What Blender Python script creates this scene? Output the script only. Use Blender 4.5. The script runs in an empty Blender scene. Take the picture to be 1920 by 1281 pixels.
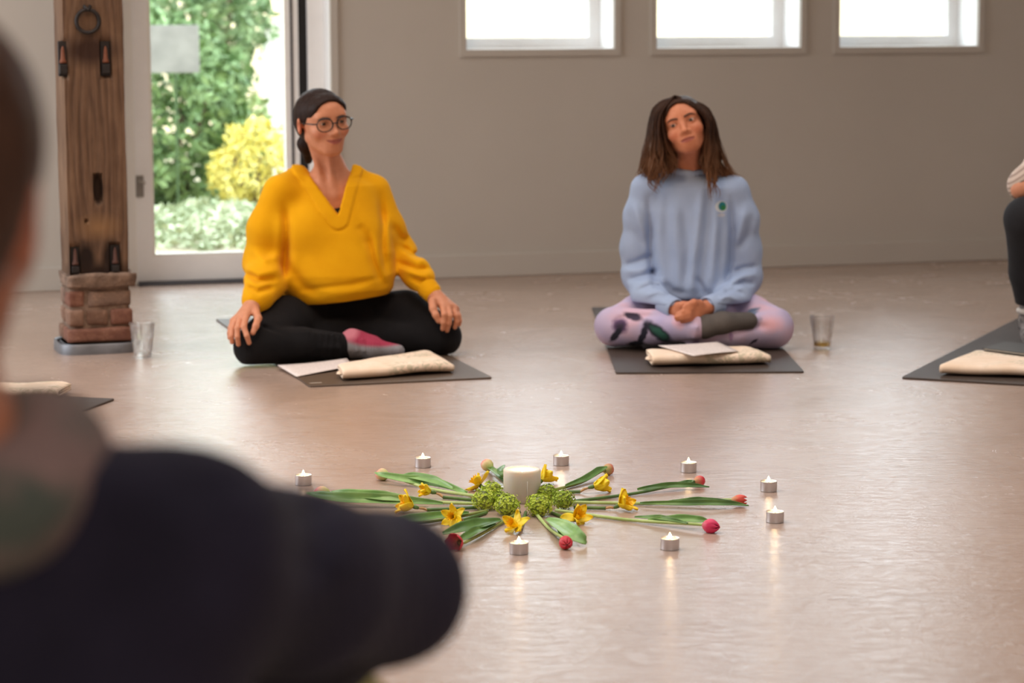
import bpy, bmesh, math, random
import numpy as np
from mathutils import Vector, Matrix

random.seed(7)
RNG = np.random.default_rng(7)
SC = bpy.context.scene
COL = SC.collection
PI = math.pi

# ------------------------------------------------------------------ camera, world, light, exposure
CAM_H = 1.08
FPX = 85.0 / 36.0 * 1920.0
PITCH = math.atan(600.0 / FPX)
ROLL = 0.0042
_c, _s, _cp, _sp = math.cos(ROLL), math.sin(ROLL), math.cos(PITCH), math.sin(PITCH)
cam_data = bpy.data.cameras.new('camera')
cam = bpy.data.objects.new('camera', cam_data)
COL.objects.link(cam)
cam_data.sensor_width = 36.0
cam_data.lens = 85.0
cam_data.clip_start = 0.05
cam_data.clip_end = 200
cam_data.dof.use_dof = True
cam_data.dof.focus_distance = 5.65
cam_data.dof.aperture_fstop = 4.3
rt, up, fw = Vector((_c, -_s * _sp, -_s * _cp)), Vector((_s, _c * _sp, _c * _cp)), Vector((0, _cp, -_sp))
M = Matrix.Identity(4)
for i in range(3):
    M[i][0], M[i][1], M[i][2] = rt[i], up[i], -fw[i]
M.translation = (0, 0, CAM_H)
cam.matrix_world = M
SC.camera = cam

SC.view_settings.view_transform = 'Standard'
SC.view_settings.look = 'None'
SC.view_settings.gamma = 1
SC.view_settings.use_curve_mapping = False
SC.view_settings.exposure = 0.0
SC.cycles.use_denoising = True
SC.cycles.max_bounces = 8
SC.cycles.diffuse_bounces = 4
SC.cycles.glossy_bounces = 4
SC.cycles.transparent_max_bounces = 12
SC.cycles.caustics_reflective = False
SC.cycles.caustics_refractive = False
SC.cycles.sample_clamp_indirect = 6.0

world = bpy.data.worlds.new('overcast_sky')
SC.world = world
world.use_nodes = True
wn = world.node_tree.nodes
wn['Background'].inputs[0].default_value = (0.86, 0.93, 1.0, 1)
wn['Background'].inputs[1].default_value = 6.0


def area(name, loc, target, sx, sy, power, color, spread=PI):
    d = bpy.data.lights.new(name, 'AREA')
    d.shape = 'RECTANGLE'
    d.size, d.size_y = sx, sy
    d.energy = power
    d.color = color
    d.spread = spread
    o = bpy.data.objects.new(name, d)
    COL.objects.link(o)
    o.location = loc
    o.rotation_euler = (Vector(target) - Vector(loc)).to_track_quat('-Z', 'Y').to_euler()
    return o


# daylight through the glazed left side of the hall, an unseen warm light behind the camera, added overhead fill, and warm ceiling lamps
area('daylight_left', (-4.4, 6.6, 1.7), (0.5, 6.0, 0.3), 4.0, 2.4, 150, (0.93, 0.97, 1.0))
area('rear_warm_light', (1.0, -3.2, 1.9), (0, 7, 0.7), 6.0, 2.2, 62, (1.0, 0.88, 0.76))  # unseen warm source at the solid rear wall
area('overhead_fill', (0.4, 5.2, 3.3), (0.4, 5.2, 0), 6.0, 6.5, 105, (1.0, 0.96, 0.95), math.radians(110))  # added fill to brighten the floor, the ceiling has no opening
area('ceiling_lamp_warm', (-0.9, 5.4, 3.2), (-0.1, 7.6, 0), 0.8, 0.8, 34, (1.0, 0.66, 0.38))


# ------------------------------------------------------------------ helpers: measured points
def ray(px, py):
    x, y = (px - 960) / FPX, -(py - 640.5) / FPX
    x, y = _c * x + _s * y, -_s * x + _c * y
    return np.array([x, _cp + y * _sp, -_sp + y * _cp])


def gp(px, py, z=0.0):
    """point of height z seen at a measured position"""
    d = ray(px, py)
    return np.array([0, 0, CAM_H]) + (z - CAM_H) / d[2] * d


def pt(px, py, Y):
    """point at distance Y down the hall seen at a measured position"""
    d = ray(px, py)
    return np.array([0, 0, CAM_H]) + Y / d[1] * d


def srgb(r, g, b):
    def f(c):
        c /= 255.0
        return c / 12.92 if c <= 0.04045 else ((c + 0.055) / 1.055) ** 2.4
    return (f(r), f(g), f(b), 1.0)


# ------------------------------------------------------------------ helpers: materials
class NT:
    def __init__(s, name):
        s.m = bpy.data.materials.new(name)
        s.m.use_nodes = True
        s.t = s.m.node_tree
        s.n = s.t.nodes
        s.b = s.n['Principled BSDF']
        s.out = s.n['Material Output']

    def new(s, typ, **kw):
        n = s.n.new(typ)
        for k, v in kw.items():
            setattr(n, k, v)
        return n

    def link(s, a, b):
        s.t.links.new(a, b)

    def coord(s, kind='Object', scale=(1, 1, 1), rot=(0, 0, 0)):
        tc = s.new('ShaderNodeTexCoord')
        mp = s.new('ShaderNodeMapping')
        mp.inputs['Scale'].default_value = scale
        mp.inputs['Rotation'].default_value = rot
        s.link(tc.outputs[kind], mp.inputs[0])
        return mp.outputs[0]

    def noise(s, vec, scale, detail=3, rough=0.55, dist=0.0):
        n = s.new('ShaderNodeTexNoise')
        n.inputs['Scale'].default_value = scale
        n.inputs['Detail'].default_value = detail
        n.inputs['Roughness'].default_value = rough
        n.inputs['Distortion'].default_value = dist
        s.link(vec, n.inputs['Vector'])
        return n.outputs['Fac']

    def ramp(s, fac, stops):
        r = s.new('ShaderNodeValToRGB')
        e = r.color_ramp.elements
        e[0].position, e[0].color = stops[0]
        e[1].position, e[1].color = stops[-1]
        for p, c in stops[1:-1]:
            x = e.new(p)
            x.color = c
        s.link(fac, r.inputs[0])
        return r.outputs[0]

    def mix(s, fac, a, b, blend='MIX'):
        m = s.new('ShaderNodeMix', data_type='RGBA', blend_type=blend)
        for sock, v in ((m.inputs[0], fac), (m.inputs[6], a), (m.inputs[7], b)):
            if hasattr(v, 'is_linked'):
                s.link(v, sock)
            else:
                sock.default_value = v
        return m.outputs[2]

    def math(s, op, a, b=0.0, clamp=False):
        m = s.new('ShaderNodeMath', operation=op, use_clamp=clamp)
        for sock, v in ((m.inputs[0], a), (m.inputs[1], b)):
            if hasattr(v, 'is_linked'):
                s.link(v, sock)
            else:
                sock.default_value = v
        return m.outputs[0]

    def bump(s, h, strength=0.3, dist=0.002):
        b = s.new('ShaderNodeBump')
        b.inputs['Strength'].default_value = strength
        b.inputs['Distance'].default_value = dist
        s.link(h, b.inputs['Height'])
        s.link(b.outputs[0], s.b.inputs['Normal'])

    def base(s, c):
        if hasattr(c, 'is_linked'):
            s.link(c, s.b.inputs['Base Color'])
        else:
            s.b.inputs['Base Color'].default_value = c

    def set(s, **kw):
        for k, v in kw.items():
            sock = s.b.inputs[k.replace('_', ' ')]
            if hasattr(v, 'is_linked'):
                s.link(v, sock)
            else:
                sock.default_value = v


def simple(name, c, rough=0.6, var=0.12, scale=20, bump=0.0, bscale=200, metal=0.0, spec=0.5, sheen=0.0, stretch=(1, 1, 1)):
    t = NT(name)
    v = t.coord('Object', stretch)
    f = t.noise(v, scale)
    lo = tuple(x * (1 - var) for x in c[:3]) + (1,)
    hi = tuple(min(1, x * (1 + var)) for x in c[:3]) + (1,)
    t.base(t.ramp(f, [(0.3, lo), (0.7, hi)]))
    t.set(Roughness=rough, Metallic=metal)
    t.b.inputs['Specular IOR Level'].default_value = spec
    if sheen:
        t.b.inputs['Sheen Weight'].default_value = sheen
        t.b.inputs['Sheen Roughness'].default_value = 0.6
    if bump:
        t.bump(t.noise(v, bscale, 2), bump, 0.002)
    return t.m


def spots(t, col, items, vec):
    """printed blotches and painted shade: ellipsoids of colour at places on a surface (place, radii, colour, softness[, turn])"""
    for it in items:
        c, r, cc, soft = it[:4]
        sb = t.new('ShaderNodeVectorMath', operation='SUBTRACT')
        t.link(vec, sb.inputs[0])
        sb.inputs[1].default_value = tuple(map(float, c))
        v = sb.outputs[0]
        if len(it) > 4:
            ro = t.new('ShaderNodeVectorRotate', rotation_type='Y_AXIS')
            t.link(v, ro.inputs['Vector'])
            ro.inputs['Angle'].default_value = math.radians(it[4])
            v = ro.outputs[0]
        dv = t.new('ShaderNodeVectorMath', operation='DIVIDE')
        t.link(v, dv.inputs[0])
        dv.inputs[1].default_value = r
        ln = t.new('ShaderNodeVectorMath', operation='LENGTH')
        t.link(dv.outputs[0], ln.inputs[0])
        f = t.math('SUBTRACT', 1.0 + soft, ln.outputs['Value'])
        f = t.math('DIVIDE', f, 2 * soft, clamp=True)
        col = t.mix(f, col, cc)
    return col


# ------------------------------------------------------------------ helpers: objects
def link(name, mesh, m=None, parent=None, loc=None):
    o = bpy.data.objects.new(name, mesh)
    COL.objects.link(o)
    if m is not None:
        for x in (m if isinstance(m, (list, tuple)) else [m]):
            mesh.materials.append(x)
    if parent is not None:
        o.parent = parent
    if loc is not None:
        o.location = loc
    return o


def tag(o, label=None, cat=None, group=None, kind=None):
    for k, v in (('label', label), ('category', cat), ('group', group), ('kind', kind)):
        if v:
            o[k] = v
    return o


def thing(name, loc, label, cat, group=None, rz=0.0):
    o = bpy.data.objects.new(name, None)
    o.empty_display_size = 0.05
    COL.objects.link(o)
    o.location = loc
    o.rotation_euler = (0, 0, rz)
    return tag(o, label, cat, group)


def mesh_np(name, V, Q, smooth=True):
    """mesh from arrays of vertices and quads / triangles (or a list of mixed faces)"""
    me = bpy.data.meshes.new(name)
    if isinstance(Q, np.ndarray) and len(Q):
        V = np.asarray(V, dtype=np.float32)
        n, k = Q.shape
        me.vertices.add(len(V))
        me.vertices.foreach_set('co', V.ravel())
        me.loops.add(n * k)
        me.loops.foreach_set('vertex_index', Q.astype(np.int32).ravel())
        me.polygons.add(n)
        me.polygons.foreach_set('loop_start', np.arange(0, n * k, k, dtype=np.int32))
        me.update(calc_edges=True)
    else:
        me.from_pydata([tuple(map(float, v)) for v in V], [], [tuple(int(i) for i in f) for f in Q])
    if smooth:
        me.polygons.foreach_set('use_smooth', np.ones(len(me.polygons), dtype=bool))
    me.validate()
    me.update()
    return me


class MB:
    """collects simple shapes into one mesh"""
    def __init__(s):
        s.v, s.f = [], []

    def add(s, V, Fs):
        o = len(s.v)
        s.v += [tuple(map(float, v)) for v in V]
        s.f += [tuple(i + o for i in f) for f in Fs]
        return s

    def box(s, lo, hi, mat=None):
        x0, y0, z0 = lo
        x1, y1, z1 = hi
        V = [(x0, y0, z0), (x1, y0, z0), (x1, y1, z0), (x0, y1, z0), (x0, y0, z1), (x1, y0, z1), (x1, y1, z1), (x0, y1, z1)]
        if mat is not None:
            V = [mat @ Vector(v) for v in V]
        return s.add(V, [(0, 3, 2, 1), (4, 5, 6, 7), (0, 1, 5, 4), (1, 2, 6, 5), (2, 3, 7, 6), (3, 0, 4, 7)])

    def lathe(s, prof, n=24, c=(0, 0, 0), caps=True, facet=None):
        V, Fs = [], []
        for (r, z) in prof:
            for i in range(n):
                a = 2 * PI * i / n
                q = r * (facet(a, z) if facet else 1)
                V.append((c[0] + q * math.cos(a), c[1] + q * math.sin(a), c[2] + z))
        for k in range(len(prof) - 1):
            for i in range(n):
                j = (i + 1) % n
                Fs.append((k * n + i, k * n + j, (k + 1) * n + j, (k + 1) * n + i))
        if caps:
            Fs.append(tuple(range(n - 1, -1, -1)))
            m = (len(prof) - 1) * n
            Fs.append(tuple(m + i for i in range(n)))
        return s.add(V, Fs)

    def tube(s, pts, rad, n=8, caps=True, flat=1.0):
        P = [Vector(p) for p in pts]
        R = rad if hasattr(rad, '__len__') else [rad] * len(P)
        V, Fs = [], []
        prev = None
        for i, p in enumerate(P):
            d = (P[min(i + 1, len(P) - 1)] - P[max(i - 1, 0)])
            d = d.normalized() if d.length > 1e-9 else Vector((0, 0, 1))
            if prev is None:
                a = Vector((0, 0, 1)) if abs(d.z) < 0.9 else Vector((1, 0, 0))
            else:
                a = prev
            u = (a - d * a.dot(d)).normalized()
            w = d.cross(u)
            prev = u
            for j in range(n):
                t = 2 * PI * j / n
                V.append(p + u * (math.cos(t) * R[i] * flat) + w * (math.sin(t) * R[i]))
        for k in range(len(P) - 1):
            for j in range(n):
                m = (j + 1) % n
                Fs.append((k * n + j, k * n + m, (k + 1) * n + m, (k + 1) * n + j))
        if caps:
            Fs.append(tuple(range(n - 1, -1, -1)))
            o = (len(P) - 1) * n
            Fs.append(tuple(o + j for j in range(n)))
        return s.add(V, Fs)

    def grid(s, fn, nu, nv):
        V = [fn(i / nu, j / nv) for i in range(nu + 1) for j in range(nv + 1)]
        Fs = [(i * (nv + 1) + j, (i + 1) * (nv + 1) + j, (i + 1) * (nv + 1) + j + 1, i * (nv + 1) + j + 1) for i in range(nu) for j in range(nv)]
        return s.add(V, Fs)

    def build(s, name, m=None, parent=None, loc=None, smooth=False, bevel=0.0, seg=2, solid=0.0, auto=None, kind=None):
        me = bpy.data.meshes.new(name)
        me.from_pydata(s.v, [], s.f)
        bm = bmesh.new()
        bm.from_mesh(me)
        bmesh.ops.recalc_face_normals(bm, faces=bm.faces)
        if bevel:
            bmesh.ops.bevel(bm, geom=bm.edges[:], offset=bevel, segments=seg, affect='EDGES', profile=0.6)
        if solid:
            bmesh.ops.solidify(bm, geom=bm.faces[:], thickness=solid)
        bm.to_mesh(me)
        bm.free()
        if smooth:
            me.polygons.foreach_set('use_smooth', np.ones(len(me.polygons), dtype=bool))
        if auto is not None:
            me.set_sharp_from_angle(angle=math.radians(auto))
        me.update()
        o = link(name, me, m, parent, loc)
        if kind:
            o['kind'] = kind
        return o


def copy_tree(o, parent=None):
    c = o.copy()
    COL.objects.link(c)
    if parent is not None:
        c.parent = parent
    for ch in list(o.children):
        copy_tree(ch, c)
    return c


# ------------------------------------------------------------------ helpers: smooth solids (distance fields) for bodies and cloth
def noise3(P, scale, seed=0, octs=2):
    r = np.random.default_rng(seed)
    out = np.zeros(len(P), dtype=np.float32)
    a = 1.0
    for o in range(octs):
        for _ in range(5):
            w = r.normal(size=3)
            w = w / np.linalg.norm(w) * scale * (2 ** o) * r.uniform(0.7, 1.4)
            out += a * np.sin(P @ w.astype(np.float32) + r.uniform(0, 6.28)) / 5
        a *= 0.5
    return out


class Solid:
    def __init__(s):
        s.it = []

    def _add(s, typ, op, k, fr, par):
        s.it.append((typ, op, k, fr, par))
        return s

    def rc(s, a, b, r1, r2=None, k=0.02, op='u', fr=None):
        a, b = np.asarray(a, float), np.asarray(b, float)
        return s._add('rc', op, k, fr, (a.astype(np.float32), (b - a).astype(np.float32), np.float32(max(1e-9, ((b - a) ** 2).sum())), r1, r1 if r2 is None else r2))

    def chain(s, pts, rad, k=0.02, op='u', fr=None):
        for i in range(len(pts) - 1):
            s.rc(pts[i], pts[i + 1], rad[i], rad[i + 1], k, op, fr)
        return s

    def el(s, c, r, k=0.02, op='u', fr=None, R=None):
        return s._add('el', op, k, fr, (np.asarray(c, np.float32), np.asarray(r, np.float32), None if R is None else np.asarray(R, np.float32)))

    def loft(s, st, k=0.02, op='u', fr=None):
        """upright solid with elliptical sections: rows of (z, cx, cy, rx, ry)"""
        a = np.asarray(sorted(st), np.float32)
        return s._add('loft', op, k, fr, a)

    def plane(s, c, n, k=0.004, op='s', fr=None):
        """removes the half space the normal points away from"""
        n = np.asarray(n, float)
        return s._add('pl', op, k, fr, (np.asarray(c, np.float32), (n / np.linalg.norm(n)).astype(np.float32)))

    def prism(s, quad, k=0.004, op='s', fr=None):
        """convex region: all planes (c, n) with normals pointing outwards"""
        return s._add('pr', op, k, fr, [(np.asarray(c, np.float32), (np.asarray(n, float) / np.linalg.norm(n)).astype(np.float32)) for c, n in quad])

    def one(s, it, P, cache):
        typ, op, k, fr, par = it
        if fr is not None:
            key = id(fr)
            if key not in cache:
                cache[key] = ((P - fr[1]) @ fr[2]).astype(np.float32)
            P = cache[key]
        if typ == 'rc':
            a, ab, l2, r1, r2 = par
            q = P - a
            t = np.clip((q @ ab) / l2, 0, 1)
            q = q - t[:, None] * ab
            return np.sqrt((q * q).sum(1)) - (r1 + (r2 - r1) * t)
        if typ == 'el':
            c, r, R = par
            q = P - c
            if R is not None:
                q = q @ R
            k0 = np.sqrt(((q / r) ** 2).sum(1))
            k1 = np.sqrt(((q / (r * r)) ** 2).sum(1)) + 1e-9
            return k0 * (k0 - 1) / k1
        if typ == 'loft':
            z = P[:, 2]
            zc = np.clip(z, par[0, 0], par[-1, 0])
            cx, cy, rx, ry = (np.interp(zc, par[:, 0], par[:, i]) for i in (1, 2, 3, 4))
            x, y = P[:, 0] - cx, P[:, 1] - cy
            k0 = np.sqrt((x / rx) ** 2 + (y / ry) ** 2)
            k1 = np.sqrt((x / rx ** 2) ** 2 + (y / ry ** 2) ** 2) + 1e-6
            d = np.where(k0 > 0.2, k0 * (k0 - 1) / k1, (k0 - 1) * np.minimum(rx, ry))
            return np.maximum(d, np.abs(z - (par[0, 0] + par[-1, 0]) / 2) - (par[-1, 0] - par[0, 0]) / 2).astype(np.float32)
        if typ == 'pl':
            return -((P - par[0]) @ par[1]) * -1.0
        if typ == 'pr':
            d = None
            for c, n in par:
                e = (P - c) @ n
                d = e if d is None else np.maximum(d, e)
            return d

    def ev(s, P, idx=None):
        d = np.full(len(P), 1.0, np.float32)
        cache = {}
        for i in (range(len(s.it)) if idx is None else idx):
            it = s.it[i]
            e = s.one(it, P, cache)
            k = it[2]
            if it[1] == 's':
                e = -e
                h = np.maximum(k - np.abs(d - e), 0) / k
                d = np.maximum(d, e) + h * h * k * 0.25
            else:
                h = np.maximum(k - np.abs(d - e), 0) / k
                d = np.minimum(d, e) - h * h * k * 0.25
        return d

    def mesh(s, lo, hi, h, disp=None, dmax=0.01):
        lo, hi = np.asarray(lo, float), np.asarray(hi, float)
        B = 14
        nb = np.ceil((hi - lo) / (h * B)).astype(int)
        N = nb * B + 1
        D = np.full(N, 1.0, np.float32)
        ctr = np.stack(np.meshgrid(*[lo[i] + (np.arange(nb[i]) + 0.5) * h * B for i in range(3)], indexing='ij'), -1).reshape(-1, 3).astype(np.float32)
        cache = {}
        E = np.stack([s.one(it, ctr, cache) for it in s.it], 1)
        dc = s.ev(ctr)
        diag = h * B * 0.5 * 1.7321
        ui = np.array([it[1] == 'u' for it in s.it])
        ks = np.array([it[2] for it in s.it])
        mn = np.where(ui[None], E, 9).min(1)
        act = np.abs(dc) < diag * 1.35 + dmax + 0.01
        rng = np.arange(B + 1) * h
        loc = np.stack(np.meshgrid(rng, rng, rng, indexing='ij'), -1).reshape(-1, 3)
        ids = np.stack(np.unravel_index(np.arange(len(ctr)), nb), 1)
        for b in np.nonzero(~act & (dc < 0))[0]:
            i, j, k = ids[b] * B
            D[i:i + B + 1, j:j + B + 1, k:k + B + 1] = -1.0
        for b in np.nonzero(act)[0]:
            keep = np.where(ui, E[b] < mn[b] + 2.4 * diag + ks * 1.2 + 0.01, E[b] < 2.4 * diag + ks + 0.01)
            P = (lo + ids[b] * h * B + loc).astype(np.float32)
            d = s.ev(P, np.nonzero(keep)[0])
            if disp is not None:
                d = d + disp(P)
            i, j, k = ids[b] * B
            D[i:i + B + 1, j:j + B + 1, k:k + B + 1] = d.reshape(B + 1, B + 1, B + 1)
        return surface_nets(D, lo, h)


def surface_nets(D, lo, h):
    S = D < 0
    c8 = [(i, j, k) for i in (0, 1) for j in (0, 1) for k in (0, 1)]
    nx, ny, nz = (n - 1 for n in D.shape)
    cnt = np.zeros((nx, ny, nz), np.int8)
    for (i, j, k) in c8:
        cnt += S[i:i + nx, j:j + ny, k:k + nz]
    I = np.argwhere((cnt > 0) & (cnt < 8))
    idx = np.full((nx, ny, nz), -1, np.int32)
    idx[I[:, 0], I[:, 1], I[:, 2]] = np.arange(len(I))
    vals = {c: D[I[:, 0] + c[0], I[:, 1] + c[1], I[:, 2] + c[2]] for c in c8}
    acc = np.zeros((len(I), 3), np.float32)
    n = np.zeros(len(I), np.float32)
    for a in c8:
        for ax in range(3):
            if a[ax] == 0:
                b = list(a)
                b[ax] = 1
                b = tuple(b)
                va, vb = vals[a], vals[b]
                cr = (va < 0) != (vb < 0)
                t = np.where(cr, va / np.where(cr, va - vb, 1), 0)
                p = np.tile(np.array(a, np.float32), (len(I), 1))
                p[:, ax] += t
                acc += p * cr[:, None]
                n += cr
    V = lo + (I + acc / n[:, None]) * h
    Q = []
    for ax in range(3):
        u, v = (ax + 1) % 3, (ax + 2) % 3
        sl0 = [slice(1, -1)] * 3
        sl1 = [slice(1, -1)] * 3
        sl0[ax], sl1[ax] = slice(0, -1), slice(1, None)
        a, b = S[tuple(sl0)], S[tuple(sl1)]
        X = np.argwhere(a != b)
        off = np.ones(3, int)
        off[ax] = 0
        X = X + off
        du, dv = np.zeros(3, int), np.zeros(3, int)
        du[u], dv[v] = 1, 1
        def g(Y):
            return idx[Y[:, 0], Y[:, 1], Y[:, 2]]
        q = np.stack([g(X - du - dv), g(X - dv), g(X), g(X - du)], 1)
        ins = S[X[:, 0], X[:, 1], X[:, 2]]
        q[~ins] = q[~ins]
        q[ins] = q[ins][:, ::-1]
        Q.append(q)
    Q = np.concatenate(Q)
    Q = Q[(Q >= 0).all(1)]
    return V, Q


def relax(V, Q, it=1, f=0.5):
    n = len(V)
    e = np.concatenate([Q[:, [0, 1]], Q[:, [1, 2]], Q[:, [2, 3]], Q[:, [3, 0]]])
    a = np.concatenate([e[:, 0], e[:, 1]])
    b = np.concatenate([e[:, 1], e[:, 0]])
    c = np.maximum(np.bincount(a, minlength=n), 1)
    for _ in range(it):
        m = np.stack([np.bincount(a, weights=V[b, i], minlength=n) for i in range(3)], 1) / c[:, None]
        V = V + (m - V) * f
    return V


def vcol(me, C):
    at = me.color_attributes.new('tint', 'FLOAT_COLOR', 'POINT')
    C = np.concatenate([C, np.ones((len(C), 1))], 1).astype(np.float32)
    at.data.foreach_set('color', C.ravel())


def solid_obj(name, S, lo, hi, h, m, parent=None, root=(0, 0, 0), disp=None, dmax=0.01, rel=1, tint=None):
    """mesh a solid given in hall coordinates, stored relative to root"""
    V, Q = S.mesh(lo, hi, h, disp, dmax)
    if rel:
        V = relax(V, Q, rel)
    me = mesh_np(name, V - np.asarray(root), Q)
    if tint is not None:
        vcol(me, tint(V))
    o = link(name, me, m, parent)
    if parent is None:
        o.location = root
    return o


def frame(c, yaw=0, pitch=0, roll=0, sc=(1, 1, 1)):
    """(local to hall axes, origin, hall to local axes)"""
    R = rot(yaw, pitch, roll)
    sc = np.asarray(sc, np.float32)
    return (R * sc, np.asarray(c, np.float32), R / sc, R)


def rot(yaw=0, pitch=0, roll=0):
    """columns are the local axes: faces -Y, +yaw turns to +X, +pitch lifts the chin, +roll lifts the +X side"""
    m = Matrix.Rotation(math.radians(yaw), 3, 'Z') @ Matrix.Rotation(math.radians(-pitch), 3, 'X') @ Matrix.Rotation(math.radians(-roll), 3, 'Y')
    return np.array(m, dtype=np.float32)
# ------------------------------------------------------------------ materials of the setting
def wall_mat():
    t = NT('warm_white_paint')
    v = t.coord('Object')
    f = t.noise(v, 0.8, 4)
    t.base(t.ramp(f, [(0.3, srgb(190, 184, 176)), (0.7, srgb(199, 193, 185))]))
    t.set(Roughness=0.75)
    t.bump(t.noise(v, 140, 3), 0.12, 0.002)
    return t.m


def floor_mat():
    t = NT('polished_screed')
    v = t.coord('Object')
    big = t.noise(v, 0.55, 5, 0.6, 0.4)
    c = t.ramp(big, [(0.25, srgb(162, 137, 121)), (0.5, srgb(173, 149, 134)), (0.75, srgb(182, 160, 147))])
    # fine trowel streaks across the hall
    vs = t.coord('Object', (9, 60, 1))
    st = t.noise(vs, 1.2, 5, 0.7, 0.6)
    c = t.mix(0.22, c, t.ramp(st, [(0.3, srgb(150, 124, 109)), (0.62, srgb(190, 171, 158))]))
    # a few small dark specks
    sp = t.noise(v, 9.0, 2, 0.5)
    c = t.mix(t.ramp(sp, [(0.80, (0, 0, 0, 1)), (0.83, (0.35, 0.35, 0.35, 1))]), c, srgb(90, 70, 60))
    t.base(c)
    rg = t.noise(v, 2.2, 6, 0.7, 1.0)
    t.set(Roughness=t.ramp(rg, [(0.3, (0.17,) * 3 + (1,)), (0.7, (0.30,) * 3 + (1,))]))
    t.b.inputs['Specular IOR Level'].default_value = 0.75
    t.set(Coat_Weight=0.18, Coat_Roughness=0.18)
    wav = t.noise(t.coord('Object', (14, 22, 1)), 1.6, 6, 0.68, 1.4)
    fin = t.noise(vs, 3.0, 4, 0.7)
    # hair scratches and trowel arcs that catch the light
    scr = t.noise(t.coord('Object', (5, 90, 1), (0, 0, 0.12)), 2.4, 3, 0.6, 0.8)
    scr2 = t.noise(t.coord('Object', (7, 70, 1), (0, 0, -0.35)), 2.0, 3, 0.6, 1.2)
    sc = t.math('ADD', t.ramp(scr, [(0.60, (0, 0, 0, 1)), (0.68, (1, 1, 1, 1))]), t.ramp(scr2, [(0.62, (0, 0, 0, 1)), (0.69, (1, 1, 1, 1))]))
    hsum = t.math('ADD', t.math('ADD', wav, t.math('MULTIPLY', fin, 0.5)), t.math('MULTIPLY', sc, 0.2))
    t.bump(hsum, 0.22, 0.006)
    t.link(t.b.inputs['Normal'].links[0].from_socket, t.b.inputs['Coat Normal'])
    return t.m


def glass_pane_mat():
    m = bpy.data.materials.new('window_glass')
    m.use_nodes = True
    n, l = m.node_tree.nodes, m.node_tree.links
    n.clear()
    o = n.new('ShaderNodeOutputMaterial')
    tr = n.new('ShaderNodeBsdfTransparent')
    tr.inputs[0].default_value = (0.96, 0.98, 0.97, 1)
    gl = n.new('ShaderNodeBsdfGlossy')
    gl.inputs['Roughness'].default_value = 0.03
    lw = n.new('ShaderNodeLayerWeight')
    lw.inputs[0].default_value = 0.06
    mx = n.new('ShaderNodeMixShader')
    l.new(lw.outputs['Fresnel'], mx.inputs[0])
    l.new(tr.outputs[0], mx.inputs[1])
    l.new(gl.outputs[0], mx.inputs[2])
    l.new(mx.outputs[0], o.inputs[0])
    return m


M_WALL = wall_mat()
M_FLOOR = floor_mat()
M_PANE = glass_pane_mat()
M_CEIL = simple('ceiling_paint', srgb(205, 200, 192), 0.8, 0.03, 2)
M_FRAME = simple('grey_window_frame', srgb(244, 244, 244), 0.45, 0.03, 8)
M_FRAMEW = simple('white_frame_bead', srgb(240, 238, 234), 0.4, 0.02, 8)
M_REVEAL = simple('white_reveal_paint', srgb(250, 250, 250), 0.6, 0.02, 5)
M_GASKET = simple('black_rubber_seal', srgb(16, 17, 20), 0.6, 0.1, 30)
M_GASKET2 = simple('dark_grey_seal', srgb(62, 62, 68), 0.6, 0.1, 30)
M_STEEL = simple('brushed_steel', srgb(150, 148, 145), 0.35, 0.05, 60, metal=0.9)

# ------------------------------------------------------------------ the wall with door and windows: local axes u along, v outwards, z up
WO = np.array([0.07, 10.33])
WA = math.atan2(0.276, 1.0)
WU = np.array([math.cos(WA), math.sin(WA)])
WN = np.array([-math.sin(WA), math.cos(WA)])
DEEP = 0.30


def wu(px, py=60, v=0.0):
    """u on the wall (v behind its face) seen at a measured column"""
    d = ray(px, py)
    o = WO + WN * v
    A = np.array([[d[0], -WU[0]], [d[1], -WU[1]]])
    t, u = np.linalg.solve(A, o)
    return u, CAM_H + t * d[2]


def wl(o):
    o.location = (WO[0], WO[1], 0)
    o.rotation_euler = (0, 0, WA)
    return o


def wxy(u, v, z=0):
    p = WO + WU * u + WN * v
    return (p[0], p[1], z)


TOPZ, CEIL = 2.25, 3.35
UL, UR = -4.9, 5.75
du0, du1 = wu(236, 260)[0], wu(619, 60)[0]
wins = []
for a, b, yb in ((873, 1151, 93), (1230, 1500, 90.5), (1573, 1833, 88)):
    wins.append((wu(a)[0], wu(b)[0], wu((a + b) / 2, yb)[1]))
mb = MB()
edges = [UL, du0, du1] + [x for w in wins for x in w[:2]] + [UR]
for k in range(0, len(edges), 2):
    mb.box((edges[k], 0, 0), (edges[k + 1], DEEP, CEIL))
mb.box((du0, 0, TOPZ), (du1, DEEP, CEIL))
for a, b, z in wins:
    mb.box((a, 0, 0), (b, DEEP, z))
    mb.box((a, 0, TOPZ), (b, DEEP, CEIL))
wl(mb.build('wall_back', M_WALL, kind='structure'))

pl = [wxy(UL, DEEP - 0.02), wxy(UR, DEEP - 0.02), (5.6, -3.6, 0), (-4.7, -3.6, 0)]
mb = MB()
mb.add([p[:2] + (0.0,) for p in pl] + [p[:2] + (-0.1,) for p in pl], [(3, 2, 1, 0), (4, 5, 6, 7), (0, 1, 5, 4), (1, 2, 6, 5), (2, 3, 7, 6), (3, 0, 4, 7)])
mb.build('floor', M_FLOOR, kind='structure')
mb = MB()
mb.add([p[:2] + (CEIL,) for p in pl] + [p[:2] + (CEIL + 0.1,) for p in pl], [(0, 1, 2, 3), (7, 6, 5, 4), (4, 5, 1, 0), (5, 6, 2, 1), (6, 7, 3, 2), (7, 4, 0, 3)])
mb.build('ceiling', M_CEIL, kind='structure')
MB().box((-4.85, -3.7, 0), (-4.7, 9.2, CEIL)).build('wall_left', M_WALL, kind='structure')
MB().box((5.6, -3.7, 0), (5.75, 12.1, CEIL)).build('wall_right', M_WALL, kind='structure')
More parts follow.
